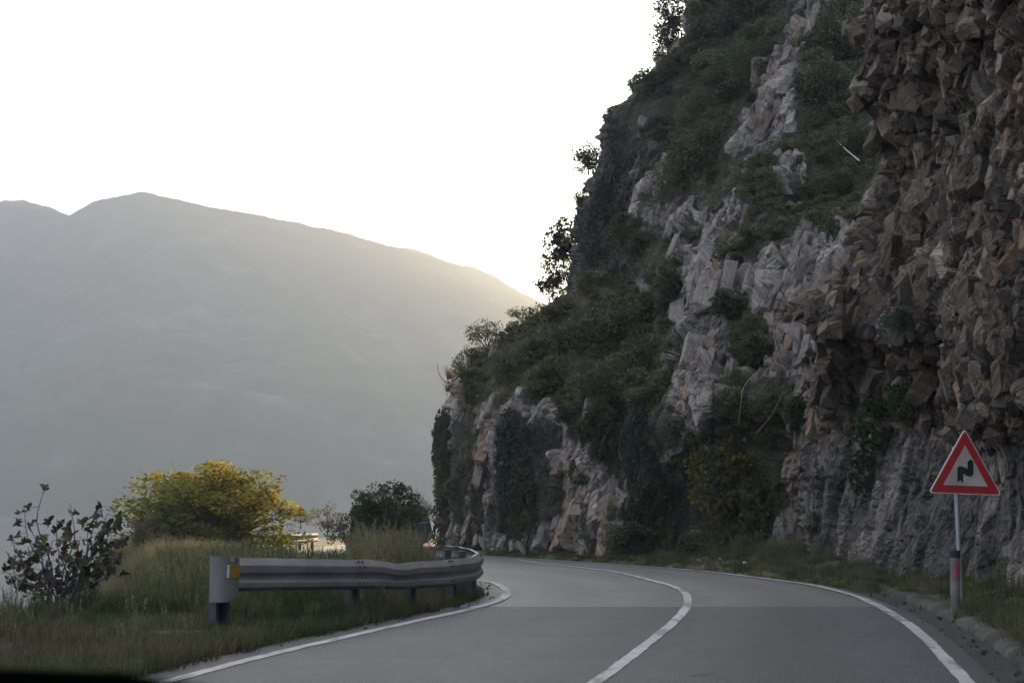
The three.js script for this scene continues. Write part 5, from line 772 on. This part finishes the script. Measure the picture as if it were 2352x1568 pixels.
{ // grit and fallen chips along both road edges
  const r = rng(55), list = [], o = new THREE.Object3D(), geo = rockGeo(560, 1, 0.6, 0.9, [1, 1, 1]);
  for (let k = 0; k < 9000 && list.length < 2600; k++) { const d = 8 + 26 * r(), x = lerp(-6, 8, r()), [dl, dr] = inRoad(x, -d); const l = dl < -0.16 && dl > -0.6, q = dr > 0.2 && dr < 1.0; if (!l && !q) continue; const s = 0.008 + 0.028 * r() ** 3; o.position.set(x, (l ? Math.max(roadY(d), groundY(x, d)) : Math.max(groundY(x, d), roadY(d) - 0.01)) + s * 0.3, -d); o.rotation.set(6 * r(), 6 * r(), 6 * r()); o.scale.setScalar(s); o.updateMatrix(); const t = 0.12 + 0.22 * r(); list.push([o.matrix.clone(), C(t, t * 0.94, t * 0.86)]); }
  const m = new THREE.InstancedMesh(geo, M.block, list.length); list.forEach(([a, c], i) => { m.setMatrixAt(i, a); m.setColorAt(i, c); }); m.name = 'gravel'; m.castShadow = m.receiveShadow = true; scene.add(m); tag(m, 'grit and small stones along both edges of the road', 'gravel', null, 'stuff');
}
// ------------------------------------------------------------------ small things
{
  const p = at(1711, 1293, 28.2), g = rockGeo(501, 0.055, 0.05, 0.06, [0.7, 0.7, 0.7]); const m = top('litter', g, M.block, 'scrap of white litter on the verge under the yellowing tree', 'litter'); m.position.copy(p);
  const stick = (x0, y0, x1, y1, d, label, r0 = 0.012, c = [0.36, 0.32, 0.26]) => { const s = new Soup(), a = at(x0, y0, d), b = at(x1, y1, d), mid = a.clone().lerp(b, 0.5).add(V(0, 0.03, 0.05)); s.stick(a, mid, r0, r0 * 0.8, c, 5); s.stick(mid, b, r0 * 0.8, r0 * 0.5, c, 5); top('dead_stick', s.build(), M.bark, label, 'stick'); };
  stick(1651, 1282, 1662, 1292, 29, 'short pale stick on the verge left of the litter'); stick(1602, 1284, 1612, 1297, 29.6, 'short pale stick at the foot of the dark creeper');
  stick(330, 1462, 470, 1450, 13.6, 'pale dry stick lying left of the barrier post', 0.018, [0.30, 0.26, 0.20]); stick(345, 1452, 420, 1463, 13.5, 'second pale dry stick lying across the first', 0.014, [0.30, 0.26, 0.20]);
  // scrape marks in the asphalt
  const scar = (pts, w, label) => { const c = new THREE.CatmullRomCurve3(pts.map(([x, y]) => { const [X, d] = onRoad(x, y); return V(X, 0, -d); })), rows = []; for (let i = 0; i <= 16; i++) { const q = c.getPoint(i / 16), tg = c.getTangent(i / 16), n = V(-tg.z, 0, tg.x), k = w * Math.sin(Math.PI * (0.06 + 0.88 * i / 16)); rows.push([q.clone().addScaledVector(n, -k), q.clone().addScaledVector(n, k)]); } top('scrape_mark', sheet2(rows, 0.0095), M.black, label, 'road mark', 'structure'); };
  scar([[900, 1518], [925, 1522], [948, 1523]], 0.016, 'thin dark scrape in the left lane'); scar([[1578, 1555], [1610, 1552], [1650, 1546]], 0.02, 'dark scrape low in the right lane'); scar([[1612, 1499], [1632, 1498], [1645, 1496]], 0.012, 'short dark scrape in the middle of the right lane');
}
{ // town on the far shore
  const wallM = [[0.80, 0.79, 0.77], [0.74, 0.70, 0.66], [0.85, 0.84, 0.83]].map((c) => std({ color: C(...c), roughness: 0.9 })), roofM = std({ color: C(0.30, 0.13, 0.08), roughness: 0.9 }), winM = std({ color: C(0.06, 0.07, 0.08), roughness: 0.4 });
  const spots = [[4, 1141, 22, 20, 'pale house at the left edge, highest on the far shore'], [20, 1147, 20, 16, 'pale house just right of the highest far house'], [-6, 1157, 26, 12, 'pale house cut by the left edge by the far waterline'], [40, 1158, 28, 16, 'long pale building by the far waterline, left of the fig top'], [60, 1156, 16, 16, 'small pale house between the two long buildings on the far shore'], [78, 1160, 26, 14, 'low pale house in the row on the far waterline'], [108, 1154, 20, 22, 'tall pale house at the right end of the waterside row'], [150, 1156, 24, 18, 'single square pale house behind the fig top'], [172, 1163, 18, 8, 'low white boathouse right of the square house'], [262, 1146, 22, 14, 'pale house left of the golden bush, upper of two'], [275, 1158, 26, 12, 'pale house left of the golden bush, lower of two'], [64, 1168, 30, 7, 'low white quay shed below the waterside row']];
  for (const [x, y, w, h, label] of spots) {
    const d = 1120 + (1165 - y) * 3, p = at(x, y, d), k = d / F, t = thing('house', label, 'house', V(p.x, p.y - h * k / 2, -d), 0.2, 'houses on the far shore'), W = w * k, H = h * k, D = W * 0.8;
    part('wall', moved(new THREE.BoxGeometry(W, H + 6, D), 0, H / 2 - 3, 0), wallM[Math.abs(x) % 3], t);
    const sh = new THREE.Shape(); sh.moveTo(-W / 2 - 0.4, 0); sh.lineTo(W / 2 + 0.4, 0); sh.lineTo(0, H * 0.3 + 0.6); sh.closePath(); const g = new THREE.ExtrudeGeometry(sh, { depth: D + 0.8, bevelEnabled: false }); g.translate(0, H + 0.01, -D / 2 - 0.4); part('roof', g, roofM, t);
    const cols = Math.max(2, Math.round(W / 2.6)), rows = Math.max(1, Math.round(H / 3)); for (let i = 0; i < cols; i++) for (let j = 0; j < rows; j++) part('window', moved(new THREE.BoxGeometry(0.9, 1.2, 0.1), -W / 2 + (i + 0.5) * W / cols, H * (j + 0.55) / rows, D / 2 + 0.03), winM, t);
  }
  for (const [x, y, label] of [[352, 1222, 'orange buoy floating behind the fig plant, left of two'], [292, 1228, 'red buoy floating beside the golden bush, right of two']]) { const p = onSea(x === 352 ? 202 : 284, y), t = thing('buoy', label, 'buoy', p); const g = new THREE.LatheGeometry([[0.01, -0.5], [0.8, -0.4], [1.0, 0], [0.85, 0.5], [0.3, 0.8], [0.12, 1.3], [0.01, 1.35]].map(([a, b]) => new THREE.Vector2(a, b)), 16); part('float', g.scale(0.9, 0.55, 0.9), std({ color: C(0.6, 0.16, 0.06), roughness: 0.5 }), t); part('ring', new THREE.TorusGeometry(0.1, 0.025, 6, 12).translate(0, 0.82, 0), M.galv, t); }
}
function onSea(x, y) { const a = at(x, y, 1), k = (EYE + 14) / (EYE - a.y); const p = at(x, y, k); p.y = -14; return p; }
{ // top of the car's own dashboard, low and out of focus
  const t = thing('car_dashboard', 'black car dashboard edge out of focus along the bottom left', 'dashboard', V(-0.58, 1.246, -0.95));
  const sh = new THREE.Shape(); sh.moveTo(-0.6, -0.25); sh.lineTo(-0.6, 0.085); sh.quadraticCurveTo(0.05, 0.118, 0.28, 0.105); sh.quadraticCurveTo(0.40, 0.095, 0.46, 0.06); sh.lineTo(0.52, -0.02); sh.lineTo(1.2, -0.06); sh.lineTo(1.2, -0.25); sh.closePath();
  const g = new THREE.ExtrudeGeometry(sh, { depth: 0.32, bevelEnabled: true, bevelSize: 0.02, bevelThickness: 0.04, bevelSegments: 5, curveSegments: 16 }); part('cowl', g, new THREE.MeshPhysicalMaterial({ color: C(0.0012, 0.0012, 0.0014), roughness: 1, specularIntensity: 0 }), t);
  part('vent', moved(new RoundedBoxGeometry(0.22, 0.012, 0.05, 2, 0.005), -0.15, 0.125, 0.16), std({ color: C(0.03, 0.03, 0.03), roughness: 0.5 }), t);
}
renderer.render(scene, camera);
